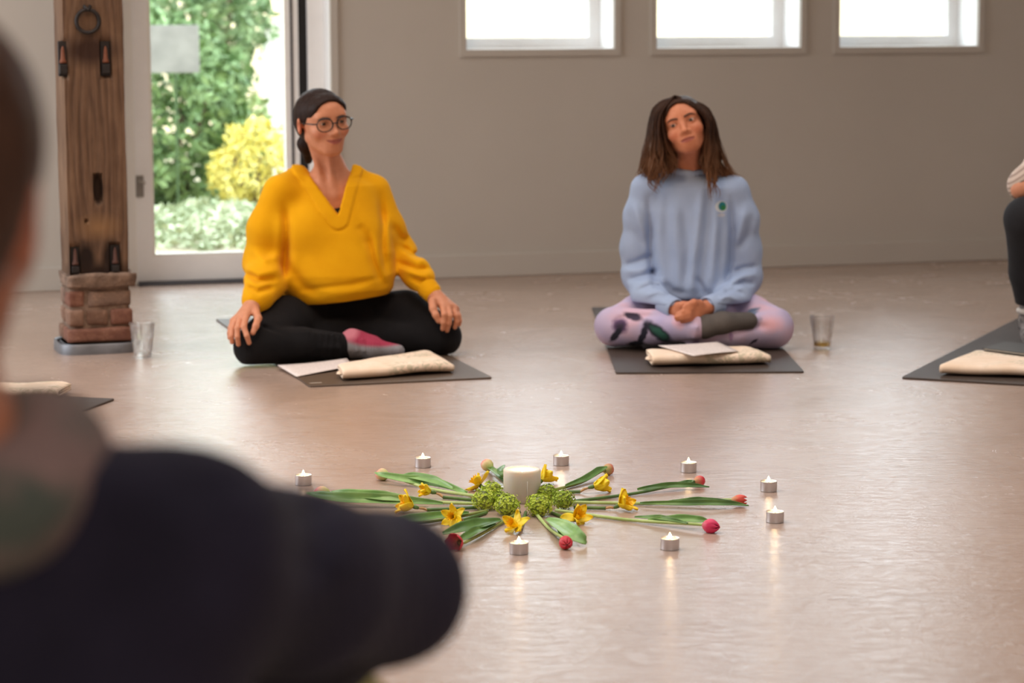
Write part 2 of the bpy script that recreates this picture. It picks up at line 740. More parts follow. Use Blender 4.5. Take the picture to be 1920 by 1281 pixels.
MB().box((-4.7, -3.75, 0), (5.6, -3.6, CEIL)).build('wall_rear', M_WALL, kind='structure')

# skirting boards, flush and painted with the wall
for i, (a, b) in enumerate(((UL, du0 - 0.03), (du1 + 0.03, UR))):
    wl(MB().box((a, -0.016, 0), (b, 0.0, 0.098)).build('baseboard_back' + ('', '_2')[i], M_WALL, bevel=0.003, seg=1, kind='structure'))

# window surrounds, linings, sashes and panes
for i, (a, b, z) in enumerate(wins):
    w = thing('window_%d' % (i + 1), (WO[0], WO[1], 0), None, None, rz=WA)
    w['kind'] = 'structure'
    t = 0.027
    mb = MB()
    mb.box((a - t, -0.012, z - t), (b + t, 0, z)).box((a - t, -0.012, z), (a, 0, TOPZ + t)).box((b, -0.012, z), (b + t, 0, TOPZ + t)).box((a, -0.012, TOPZ), (b, 0, TOPZ + t))
    mb.build('casing', M_WALL, w)
    g = 0.004
    MB().box((a, g, z), (b, DEEP, z + g)).box((a, g, z + g), (a + g, DEEP, TOPZ)).box((b - g, g, z + g), (b, DEEP, TOPZ)).box((a, g, TOPZ - g), (b, DEEP, TOPZ)).build('lining', M_REVEAL, w)
    v0, v1, s = 0.20, 0.26, 0.045
    A, B, Z0, Z1 = a + g, b - g, z + g, TOPZ - g
    sash = MB().box((A, v0, Z0), (B, v1, Z0 + s)).box((A, v0, Z1 - s), (B, v1, Z1)).box((A, v0, Z0 + s), (A + s, v1, Z1 - s)).box((B - s, v0, Z0 + s), (B, v1, Z1 - s)).build('sash', M_FRAME, w)
    MB().box((A + s, v0 + 0.03, Z0 + s), (B - s, v0 + 0.036, Z1 - s)).build('pane', M_PANE, sash)

# the glazed garden door
d = thing('door_1', (WO[0], WO[1], 0), None, None, rz=WA)
d['kind'] = 'structure'
V0 = 0.13


def du(px, py=260):
    return wu(px, py, V0)[0]


g = 0.004
MB().box((du1 - g, 0.004, 0), (du1, DEEP, TOPZ)).box((du0, 0.004, TOPZ - g), (du1 - g, DEEP, TOPZ)).build('lining', M_REVEAL, d)
t = 0.03
MB().box((du1, -0.012, 0), (du1 + t, 0, TOPZ + t)).box((du0 - 0.0, -0.012, TOPZ), (du1, 0, TOPZ + t)).build('casing', M_WALL, d)
MB().box((du0 + 0.0, 0.10, 0.0), (du(251), 0.24, TOPZ - g)).build('jamb', M_FRAMEW, d, bevel=0.004)
zb = 0.0
sx0, sx1, sx2, sx3 = du(252), du(281), du(542), du(562)
z0, z1 = 0.013, 0.112
sash = MB().box((sx0, V0, z0), (sx1, V0 + 0.07, TOPZ - 0.03)).box((sx2, V0, z0), (sx3, V0 + 0.07, TOPZ - 0.03)).box((sx1, V0, z0), (sx2, V0 + 0.07, z1)).box((sx1, V0, TOPZ - 0.11), (sx2, V0 + 0.07, TOPZ - 0.03)).build('sash', M_FRAME, d)
q = 0.012
MB().box((sx1, V0 + 0.004, z1), (sx1 + q, V0 + 0.05, TOPZ - 0.11)).box((sx2 - q, V0 + 0.004, z1), (sx2, V0 + 0.05, TOPZ - 0.11)).box((sx1 + q, V0 + 0.004, z1), (sx2 - q, V0 + 0.05, z1 + q)).build('glazing_bead', M_FRAMEW, sash)
MB().box((sx1 + q, V0 + 0.03, z1 + q), (sx2 - q, V0 + 0.036, TOPZ - 0.11)).build('pane', M_PANE, sash)
MB().box((du(547), V0 - 0.004, z0), (du(551.5), V0, TOPZ - 0.03)).build('seal', M_GASKET2, sash)
MB().box((sx3, V0 + 0.012, 0), (du(579), V0 + 0.06, TOPZ - g)).build('seal', M_GASKET, d)
MB().box((du(579), V0 - 0.01, 0), (du1 - g, V0 + 0.09, TOPZ - g)).build('jamb', M_FRAME, d, bevel=0.003)
MB().box((du(251), 0.06, 0.0), (du(579), 0.28, 0.010)).build('threshold', M_GASKET2, d)
hz = pt(262, 350, 10.0)[2]
hu = du(262, 350)
hd = MB().box((hu - 0.016, V0 - 0.006, hz - 0.045), (hu + 0.016, V0, hz + 0.045)).build('lock_plate', M_STEEL, d, bevel=0.003)
MB().tube([(hu, V0 - 0.006, hz + 0.02), (hu, V0 - 0.03, hz + 0.02), (hu + 0.02, V0 - 0.033, hz + 0.015)], 0.006, 8).build('handle', M_STEEL, hd, smooth=True, auto=40)

# ------------------------------------------------------------------ garden and buildings outside
M_SOIL = simple('garden_soil', srgb(176, 166, 140), 0.9, 0.25, 3)
M_CREAM = simple('cream_render', srgb(230, 214, 182), 0.9, 0.12, 0.8)
M_WHITER = simple('white_render', srgb(245, 245, 245), 0.9, 0.02, 2)
gp4 = [wxy(-14, DEEP), wxy(14, DEEP), wxy(14, 30), wxy(-14, 30)]
mb = MB()
mb.add([p[:2] + (-0.02,) for p in gp4] + [p[:2] + (-0.2,) for p in gp4], [(0, 1, 2, 3), (7, 6, 5, 4), (4, 5, 1, 0), (5, 6, 2, 1), (6, 7, 3, 2), (7, 4, 0, 3)])
mb.build('ground_outside', M_SOIL, kind='structure')


def leaf_mat(name, a, b):
    t = NT(name)
    oi = t.new('ShaderNodeTexNoise')
    oi.inputs['Scale'].default_value = 6
    tc = t.new('ShaderNodeTexCoord')
    t.link(tc.outputs['Object'], oi.inputs[0])
    t.base(t.ramp(oi.outputs['Fac'], [(0.32, a), (0.68, b)]))
    t.set(Roughness=0.6)
    return t.m


def bush(name, px, Y, rx, ry, rz, zc, n, size, m, label, cat, group=None, trunk=True):
    c = pt(px, 300, Y)
    root = thing(name, (c[0], c[1], -0.02), label, cat, group)
    V, Fs = [], []
    for i in range(n):
        v = RNG.normal(size=3)
        v /= np.linalg.norm(v)
        lump = 1 + 0.16 * math.sin(v[0] * 7 + px) * math.sin(v[2] * 6 + 1) + 0.10 * math.sin(v[1] * 11 + v[2] * 9)
        p = v * np.array([rx, ry, rz]) * lump * (RNG.uniform(0.35, 1) ** 0.35) + np.array([0, 0, zc])
        if p[2] < 0.01:
            p[2] = abs(p[2]) + 0.01
        a = RNG.normal(size=3)
        a /= np.linalg.norm(a)
        b = np.cross(a, RNG.normal(size=3))
        b /= np.linalg.norm(b)
        s = size * RNG.uniform(0.6, 1.3)
        k = len(V)
        V += [p - a * s, p + b * s * 0.45, p + a * s, p - b * s * 0.45]
        Fs.append((k, k + 1, k + 2, k + 3))
    me = mesh_np('foliage', np.array(V), np.array(Fs), False)
    o = link('foliage', me, m, root)
    o['kind'] = 'stuff'
    if trunk:
        mb = MB()
        for i in range(5):
            a = i * 1.3
            mb.tube([(0.05 * math.cos(a), 0.05 * math.sin(a), -0.02), (0.25 * rx * math.cos(a), 0.25 * ry * math.sin(a), zc * 0.6), (0.5 * rx * math.cos(a), 0.5 * ry * math.sin(a), zc + 0.3 * rz)], [0.025, 0.018, 0.008], 6)
        mb.build('stem', simple('bush_bark', srgb(96, 78, 60), 0.9, 0.2, 12), root, smooth=True)
    return root


LG1 = leaf_mat('leaf_mid_green', srgb(84, 116, 70), srgb(148, 170, 122))
LG2 = leaf_mat('leaf_light_green', srgb(116, 144, 86), srgb(178, 190, 130))
LG3 = leaf_mat('leaf_yellow', srgb(200, 188, 84), srgb(236, 224, 140))
LG4 = leaf_mat('leaf_silver', srgb(140, 156, 118), srgb(200, 206, 176))
LG5 = leaf_mat('leaf_blue_green', srgb(82, 112, 66), srgb(142, 168, 112))
bush('garden_bush', 318, 14.2, 0.50, 0.5, 0.62, 0.55, 5200, 0.042, LG5, 'dense blue-green bush outside the glass door beside the left door stile', 'bush')
bush('garden_tree', 400, 15.9, 0.40, 0.7, 1.0, 1.55, 6000, 0.045, LG1, 'tall mid-green leafy tree behind the glass door, highest of the garden plants', 'tree')
bush('yellow_shrub', 472, 13.5, 0.23, 0.26, 0.30, 0.26, 2200, 0.026, LG3, 'bright yellow shrub in the garden seen through the glass door', 'shrub')
bush('pale_green_shrub', 466, 14.85, 0.16, 0.12, 0.34, 0.34, 700, 0.04, LG2, 'pale lime shrub between the blue-green bush and the yellow shrub', 'shrub')
bush('ground_cover_plant', 395, 12.6, 0.62, 0.9, 0.13, 0.03, 4200, 0.028, LG4, 'low silvery ground cover spreading outside the door threshold', 'plant', trunk=False)
bush('small_window_bush', 1355, 17.0, 0.12, 0.2, 0.42, 0.52, 420, 0.04, LG2, 'faint light green bush outside the middle window', 'bush')

t = thing('cream_building', wxy(1.5, 11.5), 'long cream rendered building far outside the three windows', 'building', rz=WA)
MB().box((-9, 0, -0.02), (9, 0.5, 2.3)).build('facade', M_CREAM, t)
MB().box((-9.2, -0.3, 2.3), (9.2, 0.8, 2.5)).build('roof', simple('roof_tile_red', srgb(150, 90, 70), 0.9, 0.2, 4), t)
c = pt(524, 300, 16.5)
t = thing('white_garden_wall', (c[0], c[1], -0.02), 'white rendered garden wall pier outside beside the right edge of the glass door', 'wall')
MB().box((-0.085, -0.1, 0), (0.6, 0.2, 1.06)).build('pier', M_WHITER, t)
MB().box((-0.105, -0.12, 1.06), (0.62, 0.22, 1.10)).build('coping', M_WHITER, t)
c = pt(327, 92, 13.35)
t = thing('stand_in_board', (c[0], c[1], -0.02), 'pale grey blank board added outside the door for a reflection in its glass', 'board')  # made-up board and post, standing in for a reflection in the glass
zc = c[2] + 0.02
MB().box((-0.135, -0.012, zc - 0.13), (0.135, 0.012, zc + 0.13)).build('panel', simple('pale_board', srgb(136, 134, 130), 0.7, 0.16, 9), t, bevel=0.004)
MB().box((-0.006, 0.012, 0), (0.006, 0.024, zc + 0.1)).build('post', simple('dark_green_post', srgb(70, 92, 58), 0.7, 0.1, 10), t)
# ------------------------------------------------------------------ people: shared head, body and materials
def skin_mat(name):
    t = NT(name)
    a = t.new('ShaderNodeVertexColor', layer_name='tint')
    v = t.coord('Object')
    f = t.noise(v, 60, 3)
    t.base(t.mix(0.10, a.outputs[0], t.ramp(f, [(0.3, srgb(150, 92, 72)), (0.7, srgb(240, 190, 165))])))
    t.set(Roughness=0.5, Subsurface_Weight=0.0)
    t.b.inputs['Specular IOR Level'].default_value = 0.35
    t.bump(t.noise(v, 500, 2), 0.08, 0.001)
    return t.m


def hair_mat(name, c0, c1, tips=None, zt=(0.5, 0.75)):
    t = NT(name)
    v = t.coord('Object', (260, 260, 22))
    f = t.noise(v, 1.0, 3, 0.6)
    c = t.ramp(f, [(0.3, c0), (0.75, c1)])
    if tips is not None:
        tc = t.new('ShaderNodeTexCoord')
        sx = t.new('ShaderNodeSeparateXYZ')
        t.link(tc.outputs['Object'], sx.inputs[0])
        mr = t.new('ShaderNodeMapRange')
        mr.inputs[1].default_value, mr.inputs[2].default_value = zt
        mr.inputs[3].default_value, mr.inputs[4].default_value = 0.85, 0.0
        t.link(sx.outputs['Z'], mr.inputs[0])
        c = t.mix(mr.outputs[0], c, tips)
    t.base(c)
    t.set(Roughness=0.5)
    t.b.inputs['Specular IOR Level'].default_value = 0.14
    t.bump(f, 0.5, 0.003)
    return t.m


def knit_mat(name, c0, c1, rib=520, strength=0.35, extra=None):
    t = NT(name)
    v = t.coord('Object')
    f = t.noise(v, 9, 4)
    c = t.ramp(f, [(0.3, c0), (0.7, c1)])
    if extra:
        c = extra(t, c)
    t.base(c)
    t.set(Roughness=0.9)
    t.b.inputs['Specular IOR Level'].default_value = 0.15
    t.b.inputs['Sheen Weight'].default_value = 0.04
    w = t.new('ShaderNodeTexWave', wave_type='BANDS', bands_direction='X')
    w.inputs['Scale'].default_value = rib / 20.0
    w.inputs['Distortion'].default_value = 2.0
    t.link(t.coord('Object', (1, 0.6, 0.25)), w.inputs[0])
    h = t.math('ADD', t.math('MULTIPLY', w.outputs['Fac'], 0.5), t.noise(v, 160, 3))
    t.bump(h, strength, 0.003)
    return t.m


M_EYEW = simple('eye_white', srgb(196, 178, 168), 0.25, 0.02, 10)
M_IRIS = simple('eye_iris', srgb(74, 52, 38), 0.2, 0.2, 300)
M_PUPIL = simple('eye_pupil', srgb(8, 8, 8), 0.15, 0.0, 10)
M_BROW = simple('brow_hair', srgb(74, 50, 40), 0.8, 0.2, 300)


def head_solid(S, fr, smile=0.0, k=0.012, ears=True, width=1.0, chin=0.0):
    w = width
    S.el((0, 0.020, 0.033), (0.073 * w, 0.090, 0.083), 0.02, fr=fr)
    S.el((0, -0.034, -0.018 + chin * 0.4), (0.0580 * w, 0.056, 0.077 - chin * 0.6), 0.035, fr=fr)
    S.el((0, -0.050, 0.050), (0.054 * w, 0.040, 0.042), 0.03, fr=fr)
    S.el((0, -0.061, -0.086 + chin), (0.016, 0.018, 0.016), 0.035, fr=fr)
    for s in (-1, 1):
        S.rc((s * 0.047 * w, 0.000, -0.050), (s * 0.015, -0.060, -0.088 + chin), 0.013, 0.012, 0.035, fr=fr)
        S.el((s * 0.040 * w, -0.062, -0.022), (0.020, 0.018, 0.018), 0.025, fr=fr)
    S.rc((-0.036, -0.074, 0.031), (0.036, -0.074, 0.031), 0.010, 0.010, 0.022, fr=fr)
    for s in (-1, 1):
        S.el((s * 0.031, -0.100, 0.010), (0.017, 0.019, 0.011), 0.016, 's', fr=fr)
        S.el((s * 0.031, -0.0745, 0.010), (0.0140, 0.0140, 0.0132), 0.006, fr=fr)
        S.el((s * 0.031, -0.094, 0.0095), (0.0120, 0.014, 0.0042), 0.003, 's', fr=fr)
    S.rc((0, -0.082, 0.022), (0, -0.103, -0.022), 0.0065, 0.0088, 0.014, fr=fr)
    S.el((0, -0.105, -0.0245), (0.0095, 0.009, 0.0085), 0.008, fr=fr)
    for s in (-1, 1):
        S.el((s * 0.0115, -0.093, -0.0275), (0.0070, 0.0095, 0.0072), 0.008, fr=fr)
        S.el((s * 0.0058, -0.101, -0.0345), (0.0036, 0.0050, 0.0036), 0.003, 's', fr=fr)
    S.el((0, -0.074, -0.052), (0.027, 0.020, 0.022), 0.022, fr=fr)
    cz = -0.0545 + 0.006 * smile
    cx = 0.0235 + 0.004 * smile
    S.chain([(-cx, -0.081, cz), (-0.009, -0.0915, -0.0500), (0, -0.0925, -0.0515), (0.009, -0.0915, -0.0500), (cx, -0.081, cz)], [0.0028, 0.0050, 0.0048, 0.0050, 0.0028], 0.005, fr=fr)
    S.chain([(-cx * 0.9, -0.081, cz - 0.001), (-0.008, -0.0895, -0.0610), (0.008, -0.0895, -0.0610), (cx * 0.9, -0.081, cz - 0.001)], [0.0028, 0.0060, 0.0060, 0.0028], 0.005, fr=fr)
    S.chain([(-cx - 0.001, -0.087, cz), (-0.01, -0.0975, -0.0557), (0.01, -0.0975, -0.0557), (cx + 0.001, -0.087, cz)], [0.0016] * 4, 0.003, 's', fr=fr)
    if ears:
        for s in (-1, 1):
            R = np.array(Matrix.Rotation(math.radians(s * 22), 3, 'Z') @ Matrix.Rotation(math.radians(14), 3, 'X'), dtype=np.float32)
            S.el((s * 0.0765 * w, 0.012, -0.002), (0.0075, 0.0175, 0.031), 0.006, fr=fr, R=R)
            S.el((s * 0.083 * w, 0.005, 0.000), (0.0045, 0.009, 0.017), 0.004, 's', fr=fr, R=R)


def to_head(V, fr):
    return (V - fr[1]) @ fr[2]


def skin_tint(frames, base, lip, cheek, smile=0.0, hand_pts=None):
    base, lip, cheek = (np.array(x[:3]) for x in (base, lip, cheek))

    def f(V):
        C = np.tile(base, (len(V), 1))
        for fr in frames:
            q = to_head(V, fr)
            front = q[:, 1] < -0.05
            for s in (-1, 1):
                d = np.linalg.norm((q - (s * 0.042, -0.07, -0.028)) / (0.028, 0.05, 0.022), axis=1)
                m = np.clip(1 - d, 0, 1)[:, None] * 0.6
                C = C * (1 - m) + cheek * m
                d = np.linalg.norm((q - (s * 0.078, 0.01, 0)) / (0.018, 0.03, 0.035), axis=1)
                m = np.clip(1.3 - d, 0, 1)[:, None] * 0.5
                C = C * (1 - m) + cheek * m
                # darker lashes along the lid edge
                d = np.abs(np.sqrt(((q[:, 0] - s * 0.031) / 0.0130) ** 2 + ((q[:, 2] - 0.0105) / 0.0064) ** 2) - 1)
                m = (np.clip(1 - d / 0.28, 0, 1) * (q[:, 1] < -0.074) * (0.35 + 0.5 * (q[:, 2] > 0.010)))[:, None]
                C = C * (1 - m) + np.array([0.03, 0.018, 0.012]) * m
            x = np.abs(q[:, 0])
            lim = np.clip(1 - (x / (0.0255 + 0.003 * smile)) ** 2, 0, 1)
            mid = -0.0555 + 0.0055 * smile * (x / 0.026) ** 2
            up, dn = mid + 0.0085 * lim ** 0.7, mid - 0.0105 * lim ** 0.7
            m = (np.clip((up - q[:, 2]) / 0.0015, 0, 1) * np.clip((q[:, 2] - dn) / 0.0015, 0, 1) * (x < 0.027) * (q[:, 1] < -0.075))[:, None] * 0.85
            C = C * (1 - m) + lip * m
            m = (np.exp(-((q[:, 2] - mid) / 0.0014) ** 2) * (x < 0.026) * (q[:, 1] < -0.07))[:, None] * 0.6
            C = C * (1 - m) + lip * 0.3 * m
        return C
    return f


def add_eyes(parent, fr, root, gaze=(0, -1, 0)):
    R, c = Matrix([list(map(float, r)) for r in fr[0]]), Vector(map(float, fr[1]))
    for s in (-1, 1):
        rr = 0.0120
        V, Fs, mi = [(0, 0, rr)], [], []
        angs = [13, 20, 30, 36, 52, 75, 105, 140, 180]
        n = 20
        for a in angs[:-1]:
            a = math.radians(a)
            for j in range(n):
                V.append((rr * math.sin(a) * math.cos(2 * PI * j / n), rr * math.sin(a) * math.sin(2 * PI * j / n), rr * math.cos(a)))
        V.append((0, 0, -rr))
        for j in range(n):
            Fs.append((0, 1 + j, 1 + (j + 1) % n)); mi.append(2)
        for k in range(len(angs) - 2):
            for j in range(n):
                Fs.append((1 + k * n + j, 1 + (k + 1) * n + j, 1 + (k + 1) * n + (j + 1) % n, 1 + k * n + (j + 1) % n))
                mi.append(1 if k < 3 else 0)
        o = 1 + (len(angs) - 2) * n
        for j in range(n):
            Fs.append((o + j, len(V) - 1, o + (j + 1) % n)); mi.append(0)
        me = mesh_np('eye', np.array(V), Fs)
        e = link('eye', me, [M_EYEW, M_IRIS, M_PUPIL], parent)
        me.polygons.foreach_set('material_index', mi)
        p = c + R @ Vector((s * 0.031, -0.0752, 0.010)) - Vector(root)
        g = (Matrix([list(map(float, r)) for r in fr[3]]) @ Vector(gaze)).normalized()
        e.matrix_local = Matrix.Translation(p) @ g.to_track_quat('Z', 'Y').to_matrix().to_4x4()


def on_face(S, fr, x, z, out=0.0):
    """point of the face surface at local x, z (searched from the front)"""
    ys = np.linspace(-0.14, 0.0, 281)
    P = np.stack([fr[1] + fr[0] @ np.array([x, y, z]) for y in ys]).astype(np.float32)
    d = S.ev(P)
    k = int(np.argmax(d < 0))
    return fr[1] + fr[0] @ np.array([x, ys[k] - out, z])


def add_brows(S, parent, fr, root, lift=0.0, fat=1.0):
    for s in (-1, 1):
        pts = [on_face(S, fr, s * x, z + lift, 0.0006) - np.array(root) for x, z in ((0.0115, 0.0265), (0.021, 0.0300), (0.033, 0.0318), (0.043, 0.0290), (0.049, 0.0245))]
        MB().tube(pts, [0.0020 * fat, 0.0027 * fat, 0.0024 * fat, 0.0017 * fat, 0.0008], 8).build('eyebrow', M_BROW, parent, smooth=True)


def hand_solid(S, wrist, knuck, fingers, radii=(0.0105, 0.0095, 0.0085, 0.0075), palm=0.0135, thumb=None, wr=0.024):
    """metacarpals from the wrist to each knuckle, then one tapered chain per finger"""
    for i, f in enumerate(fingers):
        S.rc(wrist, f[0], palm * 1.15, palm * 0.85, 0.02)
        S.chain(f, [radii[min(j, 3)] * (0.86 if i == len(fingers) - 1 and len(fingers) > 3 else 1) for j in range(len(f))], 0.0035)
    if thumb is not None:
        S.chain(thumb, [0.0145, 0.0115, 0.0100, 0.0085][:len(thumb)], 0.008)


def folds(items, Y):
    """ridges (+) and creases (-) pressed into the front of a cloth, measured at distance Y: (points, height, half width)"""
    segs = []
    for pts, amp, wd in items:
        q = [pt(x, y, Y)[[0, 2]] for x, y in pts]
        segs.append(([(q[i].astype(np.float32), (q[i + 1] - q[i]).astype(np.float32)) for i in range(len(q) - 1)], amp, wd))

    def f(P):
        out = np.zeros(len(P), np.float32)
        X = P[:, [0, 2]] * np.float32(1.0)
        X = np.stack([P[:, 0] * Y / P[:, 1], CAM_H + (P[:, 2] - CAM_H) * Y / P[:, 1]], 1).astype(np.float32)
        for ss, amp, wd in segs:
            m = None
            n = len(ss)
            for i, (a, ab) in enumerate(ss):
                q = X - a
                t = np.clip((q @ ab) / max(1e-9, float(ab @ ab)), 0, 1)
                e = q - t[:, None] * ab
                d = (e * e).sum(1)
                # fade towards both ends of the whole line
                s_ = (i + t) / n
                g = np.exp(-d / (wd * wd)) * np.clip(4 * s_ + 0.25, 0, 1) * np.clip(4 * (1 - s_) + 0.25, 0, 1)
                m = g if m is None else np.maximum(m, g)
            out -= amp * m
        return out
    return f


def cloth_disp(seed, amp=0.004, scale=22, amp2=0.0015, scale2=60):
    return lambda P: amp * noise3(P, scale, seed) + amp2 * noise3(P, scale2, seed + 1)


SKIN = skin_mat('skin')
# ------------------------------------------------------------------ woman in the yellow sweater, cross-legged on the diagonal mat
def woman_yellow():
    X0, Y0 = -0.555, 7.86
    root = (X0, Y0, 0.0)
    H = pt(605, 231, 7.80)
    fr = frame(H, 27, -3, 6, (1, 1, 0.9))
    nb = pt(620, 330, 7.87)
    sR, sL = pt(524, 361, 7.83), pt(701, 359, 7.93)
    eR, eL = pt(494, 492, 7.84), pt(748, 472, 7.96)
    wR, wL = pt(476, 570, 7.65), pt(812, 553, 7.80)
    hR, hL = pt(588, 604, 7.90), pt(690, 598, 7.96)
    kR, kL = pt(477, 645, 7.60), pt(828, 628, 7.82)
    aR, aL = pt(652, 648, 7.70), pt(600, 645, 7.88)
    tR = pt(746, 657, 7.68)
    for p in (kR, kL):
        p[2] = 0.065
    aR[2] = 0.046
    tR[2] = 0.034
    aL[2] = 0.045
    ch = (sR + sL) / 2 + np.array([0, 0.02, -0.09])
    pel = (hR + hL) / 2 + np.array([0, 0.03, 0.02])
    # ---- body
    S = Solid()
    head_solid(S, fr, smile=1.0)
    chin_back = fr[1] + fr[0] @ np.array([0, 0.018, -0.05])
    S.rc(chin_back, nb + (0, 0.0, 0.02), 0.043, 0.044, 0.03)
    S.rc(nb + (0, 0, 0.02), nb + (0, 0.005, -0.05), 0.044, 0.062, 0.03)
    S.rc(nb + (0.01, 0.01, -0.035), sR + (0.02, 0, -0.01), 0.040, 0.042, 0.05)
    S.rc(nb + (-0.01, 0.01, -0.035), sL + (-0.02, 0, -0.01), 0.040, 0.042, 0.05)
    S.el(ch + (0, -0.005, 0.0), (0.150, 0.098, 0.130), 0.06)
    S.el(ch + (0, 0.01, -0.16), (0.125, 0.09, 0.13), 0.06)
    S.el(pel, (0.15, 0.11, 0.09), 0.05)
    # collar bones
    S.rc(nb + (-0.020, -0.062, -0.060), sR + (0.03, -0.024, -0.012), 0.006, 0.005, 0.02)
    S.rc(nb + (0.020, -0.058, -0.060), sL + (-0.03, -0.024, -0.012), 0.006, 0.005, 0.02)
    S.rc(chin_back + (0.020, -0.016, -0.01), nb + (0.014, -0.058, -0.058), 0.008, 0.007, 0.02)
    S.rc(chin_back + (-0.034, 0.0, -0.02), nb + (-0.016, -0.060, -0.060), 0.008, 0.007, 0.02)
    for s, e, w in ((sR, eR, wR), (sL, eL, wL)):
        S.chain([s, e, w], [0.042, 0.034, 0.0235], 0.02)
    for h, k_, a in ((hR, kR, aR), (hL, kL, aL)):
        S.chain([h, k_, a], [0.066, 0.048, 0.030], 0.02)
    S.chain([aR, tR], [0.030, 0.018], 0.02)
    S.chain([aL, aL + (0.10, -0.02, 0.0)], [0.030, 0.020], 0.02)

    def hp(px, py, Y):
        return pt(px, py, Y + (0.03 if px < 600 else 0.055))
    hand_solid(S, wR, None, [
        [hp(462, 592, 7.545), hp(457, 613, 7.487), hp(463, 630, 7.472), hp(467, 643, 7.480)],
        [hp(451, 597, 7.555), hp(445, 616, 7.490), hp(445, 632, 7.478), hp(447, 646, 7.486)],
        [hp(442, 602, 7.575), hp(435, 618, 7.520), hp(434, 631, 7.500), hp(435, 642, 7.500)],
        [hp(437, 602, 7.605), hp(432, 615, 7.570), hp(430, 625, 7.555), hp(430, 634, 7.550)]],
        thumb=[hp(478, 582, 7.585), hp(484, 597, 7.535), hp(480, 611, 7.500), hp(474, 624, 7.488)])
    hand_solid(S, wL, None, [
        [hp(829, 574, 7.70), hp(833, 590, 7.665), hp(832, 605, 7.665), hp(830, 617, 7.672)],
        [hp(840, 575, 7.705), hp(844, 592, 7.670), hp(842, 607, 7.672), hp(838, 620, 7.680)],
        [hp(850, 577, 7.72), hp(855, 592, 7.690), hp(856, 604, 7.690), hp(853, 614, 7.694)],
        [hp(855, 581, 7.735), hp(860, 592, 7.715), hp(862, 602, 7.712), hp(861, 609, 7.714)]],
        thumb=[hp(811, 566, 7.70), hp(812, 579, 7.680), hp(817, 591, 7.668), hp(822, 602, 7.668)])
    lo, hi = (X0 - 0.40, 7.32, -0.02), (X0 + 0.44, 8.12, 0.92)
    tint = skin_tint([fr], srgb(204, 136, 102), srgb(150, 64, 66), srgb(206, 112, 86), 1.0)
    body = solid_obj('person', S, lo, hi, 0.0026, SKIN, None, root, rel=1, tint=tint)
    tag(body, 'smiling person with glasses and tied-back hair in a mustard yellow sweater', 'person')
    add_eyes(body, fr, root, (0.10, -1, -0.02))
    add_brows(S, body, fr, root)
    # ---- hair, drawn back into a low tail
    hs = Solid()
    hs.el((0, 0.021, 0.036), (0.079, 0.096, 0.087), 0.02, fr=fr)
    hs.el((0, 0.055, -0.020), (0.060, 0.056, 0.055), 0.05, fr=fr)
    hs.el((0, -0.050, 0.056), (0.063, 0.047, 0.050), 0.02, fr=fr)
    hs.el((0, -0.092, -0.006), (0.0620, 0.084, 0.093), 0.012, 's', fr=fr)
    hs.el((0, -0.072, -0.085), (0.10, 0.085, 0.070), 0.012, 's', fr=fr)
    for s in (-1, 1):
        hs.el((s * 0.082, 0.010, -0.012), (0.02, 0.022, 0.030), 0.008, 's', fr=fr)
    tl = fr[1] + fr[0] @ np.array([0, 0.10, -0.045])
    hs.chain([fr[1] + fr[0] @ np.array([0, 0.085, -0.02]), tl, pt(574, 270, 7.90), pt(578, 300, 7.935)], [0.026, 0.024, 0.026, 0.014], 0.02)
    hair = solid_obj('hair', hs, fr[1] - 0.2, fr[1] + 0.2, 0.003, hair_mat('dark_brown_hair', srgb(30, 21, 19), srgb(54, 37, 31)), body, root,
                     disp=lambda P: 0.0012 * noise3(P * np.array([1, 1, 0.25], np.float32), 330, 5))
    # ---- glasses
    R, c = Matrix([list(map(float, r)) for r in fr[0]]), Vector(map(float, fr[1]))

    def hl(x, y, z):
        return c + R @ Vector((x, y, z)) - Vector(root)
    M_SPEC = simple('black_spectacle_frame', srgb(22, 18, 18), 0.25, 0.1, 100)
    lens_m = glass_pane_mat()
    mb = MB()
    rims = {}
    for s in (-1, 1):
        ring = []
        for j in range(28):
            a = 2 * PI * j / 28
            x = 0.0262 * math.copysign(abs(math.cos(a)) ** 0.8, math.cos(a))
            z = 0.0225 * math.copysign(abs(math.sin(a)) ** 0.85, math.sin(a))
            if z < 0:
                x *= 1 - 0.14 * (-z / 0.0225)
            ring.append(hl(s * 0.0335 + x, -0.104 + 0.22 * abs(s * 0.0335 + x) ** 1.0 * 0.5, 0.006 + z))
        rims[s] = ring
        mb.tube(ring + ring[:2], 0.0021, 6, caps=False)
        mb.tube([hl(s * 0.0575, -0.0975, 0.013), hl(s * 0.070, -0.088, 0.014), hl(s * 0.0775, -0.04, 0.013), hl(s * 0.0785, 0.004, 0.012), hl(s * 0.078, 0.025, -0.008)], [0.0024, 0.0024, 0.0018, 0.0016, 0.0014], 6)
    mb.tube([hl(-0.0105, -0.1035, 0.009), hl(0, -0.106, 0.011), hl(0.0105, -0.1035, 0.009)], 0.0021, 6)
    gl = mb.build('glasses', M_SPEC, body, smooth=True)
    for s in (-1, 1):
        MB().add(rims[s], [tuple(range(28))]).build('lens', lens_m, gl)
    # ---- black camisole under the sweater
    cs = Solid()
    cs.el(ch + (0, -0.005, 0.0), (0.155, 0.104, 0.135), 0.06)
    cs.el(ch + (0, 0.01, -0.16), (0.131, 0.096, 0.135), 0.06)
    ct = pt(634, 374, 7.78)
    cs.plane(ct, (0, 0, -1))
    solid_obj('camisole', cs, ch - (0.2, 0.2, 0.33), ch + (0.2, 0.2, 0.16), 0.005, simple('black_jersey', srgb(20, 19, 20), 0.85, 0.1, 60), body, root)
    # ---- leggings
    ls = Solid()
